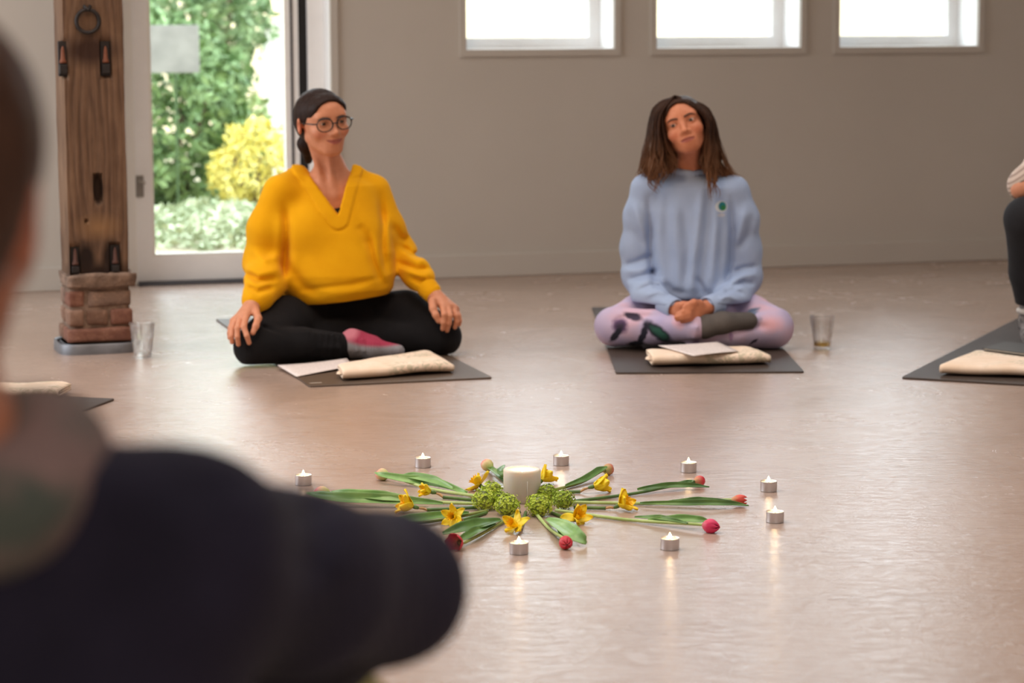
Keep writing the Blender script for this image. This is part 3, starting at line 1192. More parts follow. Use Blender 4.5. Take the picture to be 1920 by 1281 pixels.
    for h, k_, a in ((hR, kR, aR), (hL, kL, aL)):
        ls.chain([h, (h * 0.5 + k_ * 0.5) + (0, 0.01, 0.034), k_], [0.094, 0.084, 0.065], 0.02)
        ls.chain([k_ + (0, -0.01, -0.008), (k_ + a) / 2 + (0, -0.006, 0.004), a], [0.062, 0.056, 0.041], 0.012)
    ls.el(pel, (0.165, 0.125, 0.105), 0.04)
    ls.rc(hR + (0.05, -0.12, -0.03), hL + (-0.02, -0.10, -0.03), 0.05, 0.05, 0.03)
    cut = aR - kR
    cut = cut / np.linalg.norm(cut)
    for i, t_ in enumerate((0.55, 0.63, 0.70, 0.77, 0.84, 0.91)):
        q = kR + (aR - kR) * t_
        ls.chain([q + (0.008, -0.040, 0.045), q + (0.0, -0.056, 0.005), q + (-0.006, -0.045, -0.03)], [0.004] * 3, 0.012)
    ls.chain([kR + (0.03, 0.0, 0.06), kR + (0.10, -0.02, 0.045), kR + (0.2, 0.0, 0.03)], [0.006] * 3, 0.012, 's')
    ls.plane((0, 0, 0.0075), (0, 0, 1), 0.004)
    solid_obj('leggings', ls, lo, (hi[0], hi[1], 0.34), 0.005, knit_mat('black_leggings', srgb(17, 16, 18), srgb(26, 25, 27), 300, 0.2), body, root, disp=cloth_disp(11, 0.002, 30, 0.0008, 80))
    # ---- socks
    def sock(t, c):
        return spots(t, c, [(tuple(tR + (-0.07, 0.06, 0.052) - np.array(root)), (0.13, 0.12, 0.048), srgb(160, 58, 82), 0.10), (tuple(aR + (0.005, -0.01, 0.05) - np.array(root)), (0.030, 0.05, 0.030), srgb(196, 120, 134), 0.35)], t.coord('Object'))
    so = Solid()
    so.chain([aR - cut * 0.03, aR + (0.02, 0, 0.004), (aR + tR) / 2 + (0, 0, 0.0), tR], [0.036, 0.038, 0.033, 0.022], 0.02)
    so.rc(aR + (0.012, 0.006, 0.035), (aR + tR) / 2 + (0.0, 0.03, 0.018), 0.020, 0.018, 0.03)
    for t_ in (0.02, 0.16, 0.3):
        q = aR + (tR - aR) * t_
        so.chain([q + (0.002, -0.028, 0.030), q + (0.006, -0.040, -0.005)], [0.004, 0.003], 0.01)
    so.plane((0, 0, 0.0075), (0, 0, 1), 0.003)
    solid_obj('sock', so, aR - (0.1, 0.12, 0.08), tR + (0.08, 0.12, 0.14), 0.0035, knit_mat('grey_pink_sock', srgb(122, 120, 126), srgb(152, 150, 154), 700, 0.4, sock), body, root)
    so = Solid()
    so.chain([aL - (0.03, 0, 0), aL, aL + (0.11, -0.01, 0.012)], [0.036, 0.038, 0.025], 0.02)
    so.plane((0, 0, 0.0075), (0, 0, 1), 0.003)
    solid_obj('sock', so, aL - (0.1, 0.1, 0.08), aL + (0.18, 0.1, 0.1), 0.004, simple('pink_sock', srgb(178, 84, 104), 0.9, 0.15, 60), body, root)
    # ---- sweater
    w = Solid()
    st = []
    for py, cx, half, ry, Y in ((334, 613, 60, 0.075, 7.89), (350, 614, 86, 0.092, 7.885), (400, 618, 99, 0.112, 7.875), (440, 623, 104, 0.122, 7.865), (480, 629, 109, 0.130, 7.86), (520, 631, 112, 0.140, 7.855), (548, 631, 108, 0.140, 7.86), (566, 629, 98, 0.128, 7.865), (575, 628, 90, 0.12, 7.87)):
        p = pt(cx, py, Y - ry)
        st.append((p[2], p[0] * Y / (Y - ry), Y, half / FPX * Y, ry))
    w.loft(st, 0.03)
    w.rc(sR + (0.02, 0.01, -0.002), pt(557, 336, 7.88), 0.050, 0.044, 0.03)
    w.rc(sL + (-0.02, 0.01, -0.002), pt(664, 333, 7.91), 0.050, 0.042, 0.03)
    p2, p3 = pt(502, 430, 7.82), pt(725, 430, 7.93)
    w.chain([sR, p2, eR, pt(497, 530, 7.74), pt(484, 556, 7.68), wR + (0, 0.01, 0.006)], [0.054, 0.062, 0.062, 0.060, 0.043, 0.033], 0.035)
    w.chain([sL, p3, eL, pt(782, 515, 7.86), wL + (-0.006, 0.01, 0.008)], [0.055, 0.056, 0.052, 0.045, 0.033], 0.03)
    # bust and belly drape
    w.el(pt(575, 430, 7.80), (0.075, 0.055, 0.07), 0.05)
    w.el(pt(672, 440, 7.84), (0.075, 0.055, 0.07), 0.05)
    G_, R_ = -0.014, 0.008
    fl = folds([([(533, 385), (537, 430), (535, 480), (530, 530)], -0.014, 0.013), ([(714, 365), (719, 420), (717, 470), (724, 528)], -0.014, 0.012),
                ([(526, 400), (524, 450), (520, 500)], R_, 0.020), ([(727, 400), (728, 450), (733, 490)], R_, 0.018),
                ([(460, 512), (486, 527), (522, 522)], G_, 0.010), ([(458, 500), (486, 513), (524, 506)], R_, 0.012), ([(462, 538), (484, 548), (514, 538)], G_, 0.010), ([(470, 470), (498, 486), (526, 480)], R_, 0.014),
                ([(750, 458), (772, 476), (792, 480)], G_, 0.009), ([(756, 470), (778, 488), (800, 490)], R_, 0.010), ([(748, 492), (782, 505), (804, 504)], G_, 0.009), ([(754, 505), (790, 517), (812, 514)], R_, 0.010), ([(770, 520), (800, 531), (818, 528)], G_, 0.008),
                ([(735, 420), (750, 445), (766, 452)], G_, 0.012), ([(545, 500), (566, 535), (600, 552)], G_ * 0.8, 0.016), ([(553, 470), (548, 520), (560, 548)], R_, 0.02), ([(702, 450), (714, 500), (726, 532)], R_ * 1.2, 0.014), ([(690, 440), (700, 490), (716, 530)], G_ * 1.1, 0.013),
                ([(672, 420), (684, 440), (690, 462)], G_ * 0.8, 0.016), ([(560, 546), (600, 540), (660, 533), (715, 520)], G_ * 0.45, 0.008), ([(585, 560), (650, 552), (700, 538)], R_ * 0.6, 0.014)], 7.80)
    # neckline: a V cut right through to behind the neck
    vb = pt(635, 411, 7.76)
    vl, vr = pt(556, 302, 7.80), pt(664, 300, 7.86)
    lv = vl - vb
    rv = vr - vb
    nl = np.array([-lv[2], 0, lv[0]])
    nr = np.array([rv[2], 0, -rv[0]])
    if nl[0] > 0:
        nl = -nl
    if nr[0] < 0:
        nr = -nr
    w.prism([(vb, nl), (vb, nr), ((0, 7.90, 0), (0, 1, 0))], 0.004)
    w.prism([(vb, nl), (vb, nr), (nb + (0, 0, -0.02), (0, 0, -1))], 0.004)
    w.rc(nb + (0, 0.01, -0.03), nb + (-0.005, -0.02, 0.12), 0.060, 0.075, 0.01, 's')

    def band(P):
        e, dd = None, None
        q = P[:, [0, 2]] - vb[[0, 2]]
        for n_, e0 in ((nl, vl), (nr, vr)):
            n2 = n_[[0, 2]] / np.linalg.norm(n_[[0, 2]])
            g0 = q @ n2
            e = g0 if e is None else np.maximum(e, g0)
            ab = (e0 - vb)[[0, 2]]
            t_ = np.clip(q @ ab / (ab @ ab), 0, 1.2)
            g1 = np.linalg.norm(q - t_[:, None] * ab, axis=1)
            dd = g1 if dd is None else np.minimum(dd, g1)
        dd = np.where(e > -0.006, dd, 9)
        m = np.clip((0.034 - dd) / 0.004, 0, 1) * (P[:, 1] < 7.9)
        g_ = np.exp(-((dd - 0.036) / 0.003) ** 2) * (P[:, 1] < 7.9)
        return (-0.0050 * m + 0.0030 * g_).astype(np.float32)
    # hem and cuffs
    hc = pt(620, 570, 7.74)
    w.plane(hc, (-0.10, 0.0, 1), 0.008)
    body_sw = lambda P: 0.0025 * noise3(P, 18, 3) + 0.0010 * noise3(P, 55, 4) + band(P) + fl(P)
    sw = solid_obj('sweater', w, (X0 - 0.36, 7.55, 0.08), (X0 + 0.42, 8.10, 0.72), 0.0045,
                   knit_mat('mustard_knit', srgb(226, 160, 6), srgb(236, 172, 12), 1900, 0.25), body, root, disp=body_sw, dmax=0.03)
    # ribbed cuffs
    for wr_, el_, r in ((wR, pt(486, 535, 7.72), 0.031), (wL, pt(782, 515, 7.86), 0.031)):
        dd = (wr_ - el_) / np.linalg.norm(wr_ - el_)
        u = np.cross(dd, (0, 0, 1.0))
        u /= np.linalg.norm(u)
        v2 = np.cross(dd, u)
        V, Fs = [], []
        n = 48
        for k_, (tt, rr) in enumerate(((-0.042, r + 0.003), (-0.03, r + 0.003), (-0.01, r), (0.008, r - 0.003), (0.010, r - 0.006), (0.0, r - 0.009))):
            for j in range(n):
                a = 2 * PI * j / n
                q = rr + (0.0012 if j % 2 else 0)
                V.append(wr_ + dd * tt + u * math.cos(a) * q + v2 * math.sin(a) * q - np.array(root))
        for k_ in range(5):
            for j in range(n):
                Fs.append((k_ * n + j, k_ * n + (j + 1) % n, (k_ + 1) * n + (j + 1) % n, (k_ + 1) * n + j))
        link('cuff', mesh_np('cuff', np.array(V), np.array(Fs)), bpy.data.materials['mustard_knit'], sw)
    return body


woman_yellow()
# ------------------------------------------------------------------ woman with long hair in the light blue sweatshirt
def strand_path(pts, n):
    """smooth curve through points"""
    P = np.array(pts, float)
    t = np.linspace(0, len(P) - 1, n)
    out = []
    for x in t:
        i = min(int(x), len(P) - 2)
        f = x - i
        p0, p1, p2, p3 = P[max(i - 1, 0)], P[i], P[i + 1], P[min(i + 2, len(P) - 1)]
        out.append(0.5 * ((2 * p1) + (-p0 + p2) * f + (2 * p0 - 5 * p1 + 4 * p2 - p3) * f * f + (-p0 + 3 * p1 - 3 * p2 + p3) * f ** 3))
    return np.array(out)


def woman_blue():
    X0, Y0 = 0.60, 8.10
    root = (X0, Y0, 0.0)
    H = pt(1284, 241, 8.02)
    fr = frame(H, -8, 10, 19, (0.98, 0.98, 0.9))
    nb = pt(1290, 322, 8.10)
    sR, sL = pt(1212, 356, 8.08), pt(1374, 360, 8.08)
    eR, eL = pt(1198, 515, 8.08), pt(1397, 520, 8.08)
    wR, wL = pt(1262, 578, 7.84), pt(1330, 575, 7.85)
    hR, hL = pt(1262, 598, 8.14), pt(1344, 598, 8.14)
    kR, kL = pt(1152, 612, 7.95), pt(1450, 616, 7.92)
    kR[2], kL[2] = 0.078, 0.078
    aR, aL = pt(1304, 614, 7.80), pt(1296, 640, 7.84)
    tR = pt(1404, 602, 7.84)
    aL[2] = 0.055
    tL = aL + np.array([-0.14, 0.03, -0.025])
    ch = (sR + sL) / 2 + np.array([0, 0.0, -0.09])
    pel = (hR + hL) / 2 + np.array([0, 0.02, 0.02])
    S = Solid()
    head_solid(S, fr, smile=-0.1, width=0.96, chin=0.010)
    cb = fr[1] + fr[0] @ np.array([0, 0.016, -0.05])
    S.rc(cb, nb + (0, -0.01, 0.02), 0.042, 0.044, 0.03)
    S.rc(nb + (0, -0.006, 0.02), nb + (0, 0.008, -0.05), 0.043, 0.050, 0.03)
    S.rc(nb + (0, 0.0, -0.04), sR + (0.02, 0, -0.01), 0.036, 0.036, 0.05)
    S.rc(nb + (0, 0.0, -0.04), sL + (-0.02, 0, -0.01), 0.036, 0.036, 0.05)
    S.rc(cb + (0.020, -0.02, -0.015), nb + (0.008, -0.042, -0.02), 0.008, 0.007, 0.02)
    S.el(ch, (0.115, 0.080, 0.115), 0.05)
    S.el(ch + (0, 0.01, -0.16), (0.110, 0.08, 0.13), 0.06)
    S.el(pel, (0.14, 0.10, 0.085), 0.05)
    for s, e, w in ((sR, eR, wR), (sL, eL, wL)):
        S.chain([s, e, w], [0.033, 0.028, 0.019], 0.02)
    for h, k_, a in ((hR, kR, aR), (hL, kL, aL)):
        S.chain([h, k_, a], [0.064, 0.046, 0.028], 0.02)
    S.chain([aR, tR], [0.026, 0.016], 0.02)
    S.chain([aL, tL], [0.026, 0.016], 0.02)
    hp = pt
    # the further hand lies underneath, its fingers wrapped by the nearer one
    hand_solid(S, wR, None, [
        [hp(1277, 577, 7.81), hp(1288, 584, 7.785), hp(1295, 590, 7.785), hp(1292, 595, 7.80)],
        [hp(1276, 582, 7.81), hp(1286, 590, 7.785), hp(1294, 595, 7.788), hp(1291, 599, 7.80)],
        [hp(1274, 587, 7.81), hp(1284, 595, 7.79), hp(1291, 599, 7.795), hp(1287, 602, 7.81)],
        [hp(1272, 591, 7.82), hp(1280, 599, 7.805), hp(1286, 602, 7.81)]],
        thumb=[hp(1273, 574, 7.81), hp(1281, 572, 7.795), hp(1290, 571, 7.79)], palm=0.0125)
    hand_solid(S, wL, None, [
        [hp(1307, 575, 7.792), hp(1294, 580, 7.762), hp(1281, 585, 7.760), hp(1271, 589, 7.768)],
        [hp(1305, 581, 7.790), hp(1292, 587, 7.760), hp(1279, 592, 7.758), hp(1268, 595, 7.766)],
        [hp(1304, 587, 7.790), hp(1292, 593, 7.762), hp(1280, 597, 7.760), hp(1270, 599, 7.768)],
        [hp(1305, 592, 7.795), hp(1295, 598, 7.772), hp(1286, 601, 7.770), hp(1278, 603, 7.775)]],
        thumb=[hp(1312, 570, 7.80), hp(1301, 568, 7.775), hp(1291, 572, 7.765), hp(1284, 576, 7.763)], palm=0.0125)
    lo, hi = (X0 - 0.36, 7.70, -0.02), (X0 + 0.37, 8.30, 0.94)
    tint = skin_tint([fr], srgb(204, 128, 92), srgb(150, 66, 64), srgb(204, 108, 78), -0.1)
    body = solid_obj('person', S, lo, hi, 0.0026, SKIN, None, root, rel=1, tint=tint)
    tag(body, 'person with long wavy brown hair in a light blue sweatshirt, hands in the lap', 'person')
    add_eyes(body, fr, root, (-0.28, -1, -0.06))
    add_brows(S, body, fr, root, fat=1.1)
    # ---- hair
    hs = Solid()
    hs.el((0, 0.021, 0.036), (0.080, 0.096, 0.090), 0.02, fr=fr)
    hs.el((0, 0.050, -0.030), (0.070, 0.060, 0.070), 0.05, fr=fr)
    hs.el((0, -0.050, 0.056), (0.063, 0.047, 0.050), 0.02, fr=fr)

    def hw(x, y, z):
        return fr[1] + fr[0] @ np.array([x, y, z])
    hs.chain([hw(-0.072, 0.02, 0.02), pt(1232, 275, 8.02), pt(1226, 312, 8.03), pt(1226, 338, 8.02)], [0.020, 0.022, 0.018, 0.004], 0.02)
    hs.chain([hw(-0.072, -0.005, 0.03), pt(1246, 275, 8.02), pt(1254, 305, 8.03), pt(1258, 322, 8.03)], [0.014, 0.018, 0.018, 0.006], 0.02)
    hs.chain([hw(0.074, 0.02, 0.02), pt(1334, 280, 8.05), pt(1335, 312, 8.05), pt(1344, 340, 8.04)], [0.018, 0.022, 0.020, 0.004], 0.02)
    hs.chain([pt(1338, 300, 8.07), pt(1360, 326, 8.08), pt(1378, 334, 8.09)], [0.018, 0.013, 0.003], 0.02)
    hs.chain([hw(0, 0.07, -0.02), pt(1288, 310, 8.14), pt(1288, 350, 8.16)], [0.06, 0.065, 0.05], 0.04)
    hs.el((0.002, -0.092, -0.012), (0.0610, 0.086, 0.097), 0.010, 's', fr=fr)
    hs.el((0.012, -0.075, -0.085), (0.066, 0.085, 0.070), 0.012, 's', fr=fr)
    hs.el((0.080, 0.004, -0.006), (0.016, 0.016, 0.024), 0.008, 's', fr=fr)
    hs.rc(nb + (0, -0.01, 0.05), nb + (0, -0.05, -0.05), 0.048, 0.05, 0.01, 's')
    V, Q = hs.mesh(fr[1] - 0.24, fr[1] + 0.24, 0.0032, lambda P: 0.0022 * noise3(P * np.array([1, 1, 0.2], np.float32), 260, 5))
    V = V - np.array(root)
    allV, allF = [V], [tuple(q) for q in Q]
    off = len(V)
    r = np.random.default_rng(21)
    top = [hw(0, -0.055, 0.122), hw(0, -0.02, 0.130), hw(0, 0.03, 0.130)]

    def locks(n, inner, outer, d_in, d_out, wave, rad):
        nonlocal off
        for i in range(n):
            u = r.random()
            k = r.random()
            c = [hw(0.004, -0.060 + 0.09 * u, 0.118 + 0.008 * u)]
            for (a, b) in zip(inner, outer):
                px, py = a[0] + (b[0] - a[0]) * u, a[1] + (b[1] - a[1]) * u
                Y = d_in + (d_out - d_in) * u + r.normal() * 0.006
                c.append(pt(px + r.normal() * 1.6, py + r.normal() * 2.5, Y))
            P = strand_path(c, 26)
            m = np.linspace(0, 1, 26)
            ph, fq = r.uniform(0, 6.28), r.uniform(2.4, 3.6)
            amp = wave * r.uniform(0.5, 1.3) * np.clip(m * 1.7 - 0.6, 0, 1)
            P[:, 0] += amp * np.sin(m * fq * 6.28 + ph)
            P[:, 1] += 0.7 * amp * np.cos(m * fq * 6.28 + ph)
            P[:, 2] += 0.3 * amp * np.sin(m * fq * 6.28 + ph + 1)
            cut = int(26 * r.uniform(0.82, 1.0))
            R = rad * r.uniform(0.6, 1.3) * np.clip(np.minimum(m * 14 + 0.35, (m[cut - 1] - m) * 3.0 + 0.10), 0.05, 1)
            mb = MB().tube(P[:cut] - np.array(root), R[:cut], 5, caps=False)
            allV.append(np.array(mb.v))
            allF.extend(tuple(j + off for j in f) for f in mb.f)
            off += len(mb.v)
    locks(130, [(1243, 214), (1251, 268), (1269, 305), (1262, 330)], [(1228, 205), (1216, 270), (1208, 320), (1218, 345)], 7.965, 8.05, 0.009, 0.0042)
    locks(30, [(1238, 214), (1238, 268), (1246, 312), (1240, 345)], [(1230, 210), (1222, 275), (1216, 330), (1228, 372)], 7.955, 7.98, 0.012, 0.0034)
    locks(36, [(1230, 205), (1218, 270), (1209, 310), (1205, 330)], [(1226, 205), (1208, 272), (1197, 318), (1192, 336)], 8.03, 8.08, 0.006, 0.0014)
    locks(130, [(1322, 214), (1322, 268), (1314, 305), (1322, 332)], [(1328, 208), (1346, 272), (1354, 312), (1372, 336)], 7.975, 8.08, 0.009, 0.0042)
    locks(22, [(1324, 216), (1325, 275), (1322, 330), (1338, 388)], [(1330, 214), (1336, 280), (1338, 335), (1352, 372)], 7.955, 7.985, 0.012, 0.0036)
    locks(36, [(1330, 214), (1349, 280), (1364, 318), (1382, 334)], [(1332, 212), (1354, 282), (1372, 320), (1396, 338)], 8.04, 8.09, 0.006, 0.0014)
    hm = hair_mat('long_brown_hair', srgb(34, 23, 19), srgb(78, 52, 38), srgb(128, 88, 60), (0.56, 0.72))
    me = mesh_np('hair', np.concatenate(allV), allF)
    link('hair', me, hm, body)
    # ---- leggings with a printed flower pattern
    D1, D2, GR, PU, PK = srgb(44, 44, 56), srgb(66, 58, 74), srgb(58, 104, 92), srgb(98, 74, 110), srgb(226, 176, 186)

    def lpat(t, c):
        def P_(px, py, Y):
            return tuple(pt(px, py, Y) - np.array(root))
        v = t.coord('Object')
        n = t.noise(v, 7, 2)
        c = t.ramp(n, [(0.36, srgb(180, 172, 208)), (0.5, srgb(194, 180, 208)), (0.64, srgb(212, 180, 198))])
        wob = t.new('ShaderNodeVectorMath', operation='ADD')
        nz = t.new('ShaderNodeTexNoise')
        nz.inputs['Scale'].default_value = 40
        t.link(v, nz.inputs['Vector'])
        sc = t.new('ShaderNodeVectorMath', operation='SCALE')
        sc.inputs['Scale'].default_value = 0.016
        t.link(nz.outputs['Color'], sc.inputs[0])
        t.link(v, wob.inputs[0])
        t.link(sc.outputs[0], wob.inputs[1])
        o = np.array([0.008, 0.008, 0.008])

        def Q_(px, py, Y=7.88):
            return tuple(np.array(P_(px, py, Y)) + o)
        items = [(Q_(1162, 610), (0.025, 0.25, 0.023), PU, 0.3), (Q_(1162, 610), (0.016, 0.25, 0.014), D2, 0.5), (Q_(1155, 627), (0.012, 0.25, 0.030), D1, 0.2, -38),
                 (Q_(1186, 592), (0.030, 0.25, 0.012), D2, 0.25, -12), (Q_(1204, 624), (0.011, 0.25, 0.048), D1, 0.2, -14), (Q_(1232, 618), (0.021, 0.25, 0.056), D1, 0.2, 52), (Q_(1234, 619), (0.012, 0.25, 0.034), GR, 0.4, 52),
                 (Q_(1192, 643), (0.030, 0.25, 0.010), D1, 0.2, 10), (Q_(1410, 588), (0.032, 0.25, 0.007), srgb(104, 120, 146), 0.3, 28), (Q_(1420, 602), (0.012, 0.25, 0.016), srgb(112, 128, 156), 0.3, -30),
                 (Q_(1411, 638), (0.018, 0.25, 0.004), D2, 0.3, 40), (Q_(1366, 626), (0.006, 0.25, 0.018), srgb(168, 138, 176), 0.3, 10), (Q_(1442, 606), (0.036, 0.25, 0.022), PK, 0.6), (Q_(1270, 590), (0.02, 0.25, 0.03), PK, 0.5), (Q_(1302, 636), (0.012, 0.25, 0.012), srgb(150, 128, 168), 0.3)]
        return spots(t, c, items, wob.outputs[0])
    ls = Solid()
    for h, k_, a in ((hR, kR, aR), (hL, kL, aL)):
        ls.chain([h, h * 0.45 + k_ * 0.55 + np.array([0, 0, 0.018]), k_], [0.088, 0.078, 0.064], 0.02)
    ls.chain([kR + (0, -0.012, 0.0), (kR + aR) / 2 + (0, -0.012, 0.0), aR], [0.066, 0.056, 0.041], 0.012)
    ls.chain([kL + (0, -0.012, -0.006), (kL + aL) / 2 + (0, -0.015, 0.0), aL], [0.064, 0.055, 0.042], 0.012)
    ls.el(pel, (0.155, 0.115, 0.10), 0.04)
    ls.el(pel + (0, 0, 0.06), (0.135, 0.105, 0.10), 0.04)
    cut = (aR - kR) / np.linalg.norm(aR - kR)
    for t_ in (0.80, 0.87, 0.94, 1.0):
        q = kR + (aR - kR) * t_
        ls.chain([q + (0.004, -0.018, 0.040), q + (0, -0.042, 0.006), q + (-0.004, -0.030, -0.028)], [0.0035] * 3, 0.01)
    ls.plane((0, 0, 0.0075), (0, 0, 1), 0.004)
    fl = folds([([(1150, 600), (1180, 594), (1240, 592)], -0.010, 0.010), ([(1370, 628), (1410, 612), (1440, 612)], -0.008, 0.012), ([(1214, 602), (1222, 622), (1232, 636)], -0.005, 0.010)], 7.88)
    dd = cloth_disp(31, 0.002, 26, 0.0007, 80)
    solid_obj('leggings', ls, lo, (hi[0], hi[1], 0.32), 0.0045, knit_mat('lavender_print_leggings', srgb(190, 178, 206), srgb(214, 188, 206), 900, 0.12, lpat), body, root, disp=lambda P: dd(P) + fl(P), dmax=0.02)
    # ---- socks
    so = Solid()
    so.chain([aR - cut * 0.02, aR + (0.03, 0.0, 0.002), (aR + tR) / 2 + (0, 0, 0.004), tR], [0.034, 0.035, 0.034, 0.029], 0.02)
    for t_ in (0.1, 0.3, 0.5):
        q = aR + (tR - aR) * t_
        so.chain([q + (0.002, -0.016, 0.028), q + (0.004, -0.032, 0.0)], [0.003, 0.003], 0.01)
    M_SOCK = knit_mat('grey_brown_sock', srgb(84, 80, 78), srgb(104, 98, 94), 900, 0.4)
    solid_obj('sock', so, aR - (0.1, 0.1, 0.1), tR + (0.08, 0.1, 0.1), 0.0035, M_SOCK, body, root)
    so = Solid()
    so.chain([aL + (0.02, 0, 0), aL + (-0.02, 0, 0), (aL + tL) / 2, tL], [0.034, 0.034, 0.030, 0.022], 0.02)
    so.plane((0, 0, 0.0075), (0, 0, 1), 0.003)
    solid_obj('sock', so, tL - (0.08, 0.1, 0.06), aL + (0.1, 0.1, 0.1), 0.0035, simple('dark_sock', srgb(52, 46, 48), 0.9, 0.2, 80), body, root)
    # ---- sweatshirt
    w = Solid()
    st = []
    for py, cx, half, ry in ((331, 1290, 44, 0.062), (342, 1292, 66, 0.078), (354, 1293, 84, 0.092), (400, 1294, 92, 0.106), (450, 1295, 90, 0.113), (500, 1296, 87, 0.121), (540, 1297, 83, 0.130), (562, 1297, 78, 0.126), (580, 1297, 68, 0.11)):
        p = pt(cx, py, 8.09 - ry)
        st.append((p[2], p[0] * 8.09 / (8.09 - ry), 8.09, half / FPX * 8.09, ry))
    w.loft(st, 0.03)
    w.rc(sR, nb + (-0.060, 0.005, -0.032), 0.046, 0.040, 0.03)
    w.rc(sL, nb + (0.060, 0.005, -0.032), 0.046, 0.040, 0.03)
    w.rc(nb + (-0.03, 0, -0.035), nb + (0.03, 0, -0.035), 0.050, 0.050, 0.03)
    w.chain([sR, pt(1202, 405, 8.08), pt(1196, 465, 8.09), eR, pt(1216, 556, 7.95), wR - (0.008, 0, 0)], [0.050, 0.056, 0.056, 0.055, 0.050, 0.034], 0.03)
    w.chain([sL, pt(1389, 410, 8.08), pt(1395, 470, 8.09), eL, pt(1375, 560, 7.96), wL + (0.008, 0, 0)], [0.050, 0.055, 0.056, 0.056, 0.050, 0.034], 0.03)
    w.rc(nb + (0, -0.006, 0.022), nb + (0, -0.02, 0.12), 0.050, 0.06, 0.006, 's')
    ring = []
    for j in range(25):
        a = 2 * PI * j / 24
        ring.append(nb + (0.058 * math.cos(a), -0.006 + 0.058 * math.sin(a), 0.014 + 0.014 * math.sin(a)))
    w.chain(ring, [0.0085] * 25, 0.006)
    w.plane(pt(1297, 565, 7.96), (0, 0, 1), 0.012)
    N_, R_ = -0.012, 0.009
    fl2 = folds([([(1216, 372), (1218, 430), (1220, 490), (1228, 535)], -0.015, 0.011), ([(1371, 372), (1373, 430), (1370, 490), (1362, 535)], -0.015, 0.011),
                 ([(1332, 345), (1326, 420), (1318, 490), (1312, 555)], N_, 0.014), ([(1318, 345), (1310, 420), (1300, 490), (1296, 552)], R_, 0.014), ([(1282, 400), (1290, 470), (1284, 545)], N_ * 0.7, 0.013),
                 ([(1345, 400), (1340, 470), (1334, 545)], R_, 0.013), ([(1352, 360), (1354, 430), (1348, 520)], N_ * 0.6, 0.012), ([(1252, 360), (1250, 430), (1262, 520)], N_ * 0.45, 0.016), ([(1266, 380), (1268, 450), (1274, 530)], R_ * 0.7, 0.016), ([(1236, 400), (1236, 480), (1250, 545)], R_ * 0.7, 0.014),
                 ([(1304, 520), (1318, 540), (1326, 556)], N_ * 0.9, 0.010), ([(1248, 530), (1262, 545), (1290, 552)], N_ * 0.5, 0.010),
                 ([(1172, 497), (1196, 490), (1222, 478)], N_, 0.010), ([(1170, 510), (1196, 505), (1220, 500)], R_, 0.011), ([(1178, 524), (1206, 518), (1232, 506)], N_, 0.009), ([(1196, 545), (1222, 534), (1242, 538)], N_ * 0.8, 0.008), ([(1208, 556), (1232, 546), (1250, 550)], R_, 0.009), ([(1178, 390), (1186, 430), (1208, 470)], N_ * 0.7, 0.014), ([(1190, 380), (1200, 420), (1214, 450)], R_, 0.014),
                 ([(1418, 500), (1396, 502), (1372, 512)], N_, 0.010), ([(1420, 516), (1400, 516), (1376, 524)], R_, 0.010), ([(1414, 532), (1394, 530), (1368, 538)], N_, 0.009), ([(1396, 552), (1376, 544), (1356, 548)], N_ * 0.8, 0.008), ([(1388, 564), (1366, 556), (1350, 560)], R_, 0.008), ([(1412, 400), (1402, 440), (1384, 470)], N_ * 0.7, 0.013), ([(1398, 390), (1390, 430), (1380, 460)], R_, 0.013)], 8.0)
    dd2 = cloth_disp(41, 0.003, 20, 0.0010, 60)
    em = pt(1353, 388, 8.0) - np.array(root)

    def print_(t, c):
        v = t.coord('Object')
        e = tuple(em)
        return spots(t, c, [(e, (0.021, 0.12, 0.019), srgb(206, 212, 216), 0.08), ((e[0] + 0.004, e[1], e[2] + 0.001), (0.0135, 0.12, 0.0150), srgb(46, 122, 132), 0.15), ((e[0] + 0.007, e[1], e[2] - 0.004), (0.0085, 0.12, 0.0085), srgb(52, 120, 74), 0.2), ((e[0], e[1], e[2] - 0.028), (0.013, 0.12, 0.006), srgb(190, 194, 206), 0.3)], v)
    sw = solid_obj('sweatshirt', w, (X0 - 0.32, 7.76, 0.08), (X0 + 0.34, 8.26, 0.70), 0.0042, knit_mat('light_blue_fleece', srgb(156, 174, 206), srgb(168, 186, 216), 2400, 0.18, print_), body, root, disp=lambda P: dd2(P) + fl2(P), dmax=0.035)
    for wr_, el_ in ((wR, pt(1216, 556, 7.95)), (wL, pt(1375, 560, 7.96))):
        d_ = (wr_ - el_) / np.linalg.norm(wr_ - el_)
        u = np.cross(d_, (0, 0, 1.0))
        u /= np.linalg.norm(u)
        v2 = np.cross(d_, u)
        V, Fs = [], []
        n = 44
        for k_, (tt, rr) in enumerate(((-0.050, 0.035), (-0.040, 0.037), (-0.012, 0.036), (0.014, 0.035), (0.018, 0.032), (0.004, 0.026))):
            for j in range(n):
                a = 2 * PI * j / n
                q = rr + (0.001 if j % 2 else 0)
                V.append(wr_ + d_ * tt + u * math.cos(a) * q + v2 * math.sin(a) * q - np.array(root))
        for k_ in range(5):
            for j in range(n):
                Fs.append((k_ * n + j, k_ * n + (j + 1) % n, (k_ + 1) * n + (j + 1) % n, (k_ + 1) * n + j))
        link('cuff', mesh_np('cuff', np.array(V), np.array(Fs)), bpy.data.materials['light_blue_fleece'], sw)
    return body


woman_blue()
